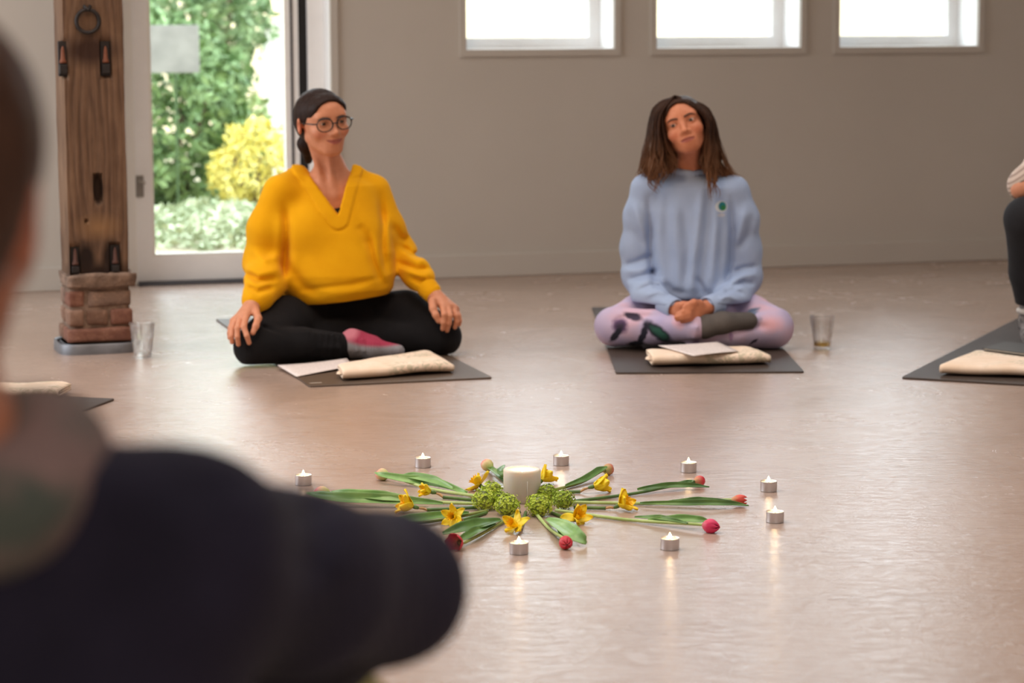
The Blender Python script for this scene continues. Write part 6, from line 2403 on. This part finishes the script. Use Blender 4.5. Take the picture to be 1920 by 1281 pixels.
daffodil((892, 903), (925, 922), 'ragged daffodil with a brown papery spathe, left behind the green flower heads', (-0.6, 0.3, 0.5), 1.15, 0.0, curls=(0.1, 2.2, 0.4, 1.6, 0.2, 0.9))
daffodil((799, 920), (896, 938), 'half closed daffodil, the furthest left at the back', (-0.9, -0.25, 0.30), 0.9, 0.85)
daffodil((762, 945), (896, 951), 'pale yellow daffodil furthest left, beside the dark sleeve', (-0.85, -0.15, 0.35), 1.3, 0.65, curls=(0.2, 0.9, 0.5, 1.0, 0.4, 0.8))
daffodil((848, 969), (912, 961), 'small open daffodil facing the camera, left of the crumpled one', (-0.45, -0.85, 0.35), 0.95, 0.15)
daffodil((961, 983), (986, 960), 'crumpled daffodil lying in front of the pillar candle', (-0.6, -0.55, 0.5), 1.1, 0.0, curls=(0.3, 1.8, -0.3, 2.4, 0.8, 0.2))
daffodil((1086, 967), (1030, 959), 'crumpled daffodil lying right of the green flower heads in front', (0.45, -0.6, 0.6), 1.1, 0.0, curls=(2.2, -0.2, 1.5, 0.2, 0.9, 2.0))
daffodil((1172, 942), (1076, 951), 'large open daffodil on the right, lying over the orange tulip stem', (0.75, -0.25, 0.45), 1.3, 0.55, curls=(0.3, 0.9, 0.5, 1.1, 0.6, 0.2))
daffodil((1126, 909), (1066, 922), 'half closed pointed daffodil behind the large open one', (0.92, 0.1, 0.22), 1.3, 0.95, curls=(0.1, 0.4, 0.2, 0.5, 0.3, 0.2))
daffodil((1025, 893), (1008, 912), 'half closed daffodil peeping out behind the pillar candle', (0.65, 0.2, 0.55), 1.2, 0.75, curls=(0.1, 0.4, 0.2, 0.5, 0.3, 0.2))


# frilly green flower heads round the candle
def green_head(px, py, r, label, m):
    c = gp(px, py, r * 0.8)
    root = thing('green_flower_head', (c[0], c[1], 0.0), label, 'flower', 'frilly green flower heads around the candle')
    V, Fs = [], []
    n = int(430 * (r / 0.03) ** 2)
    for i in range(n):
        z = 1 - 2 * (i + 0.5) / n
        a = i * 2.39996
        d = np.array([math.sqrt(1 - z * z) * math.cos(a), math.sqrt(1 - z * z) * math.sin(a), z])
        d = d + RNG.normal(size=3) * 0.10
        d /= np.linalg.norm(d)
        p = d * r * RNG.uniform(0.78, 1.10) * (1 + 0.14 * math.sin(5 * d[0] + 7 * d[2] + px) * math.sin(6 * d[1] + py)) * np.array([1, 1, 0.85]) + np.array([0, 0, r * 0.85])
        if p[2] < 0.003:
            p[2] = 0.003
        u = np.cross(d, RNG.normal(size=3))
        u /= np.linalg.norm(u)
        w = np.cross(d, u)
        s = 0.0031 * RNG.uniform(0.7, 1.3)
        for k in range(5):
            t0 = 2 * PI * k / 5
            e = u * math.cos(t0) + w * math.sin(t0)
            f = np.cross(d, e)
            b = len(V)
            V += [p - d * 0.001, p + e * s * 0.6 + f * s * 0.42 + d * s * 0.15, p + e * s * 1.05 + d * s * 0.40, p + e * s * 0.6 - f * s * 0.42 + d * s * 0.15]
            Fs.append((b, b + 1, b + 2, b + 3))
    me = mesh_np('floret', np.array(V), np.array(Fs), False)
    o = link('floret', me, m, root)
    o['kind'] = 'stuff'
    core = MB().lathe([(0.0005, 0.002), (r * 0.55, r * 0.25), (r * 0.80, r * 0.85), (r * 0.55, r * 1.45), (0.0005, r * 1.6)], 14).build('flower_base', M_STEMO, root, smooth=True)
    return root


M_FRILL = green_mat('frilly_lime_green', srgb(166, 196, 44), srgb(218, 230, 98), 0.55, 60)
M_FRILL2 = green_mat('frilly_deep_green', srgb(128, 162, 38), srgb(188, 206, 74), 0.55, 60)
for px, py, r, lab, m in ((909, 938, 0.027, 'lime green frilly flower head, lower left of the candle', M_FRILL), (922, 921, 0.024, 'lime green frilly flower head behind the lower left one, beside the ragged daffodil', M_FRILL), (951, 948, 0.027, 'lime green frilly flower head in front of the candle, left of its middle', M_FRILL),
                          (1011, 948, 0.029, 'green frilly flower head in front of the candle, right of its middle', M_FRILL), (1056, 938, 0.025, 'olive green frilly flower head furthest right of the candle', M_FRILL2), (1026, 926, 0.024, 'dark green frilly flower head close behind the right side of the candle', M_FRILL2), (937, 938, 0.022, 'green frilly flower head tucked between two others at the left of the candle', M_FRILL2)):
    green_head(px, py, r, lab, m)
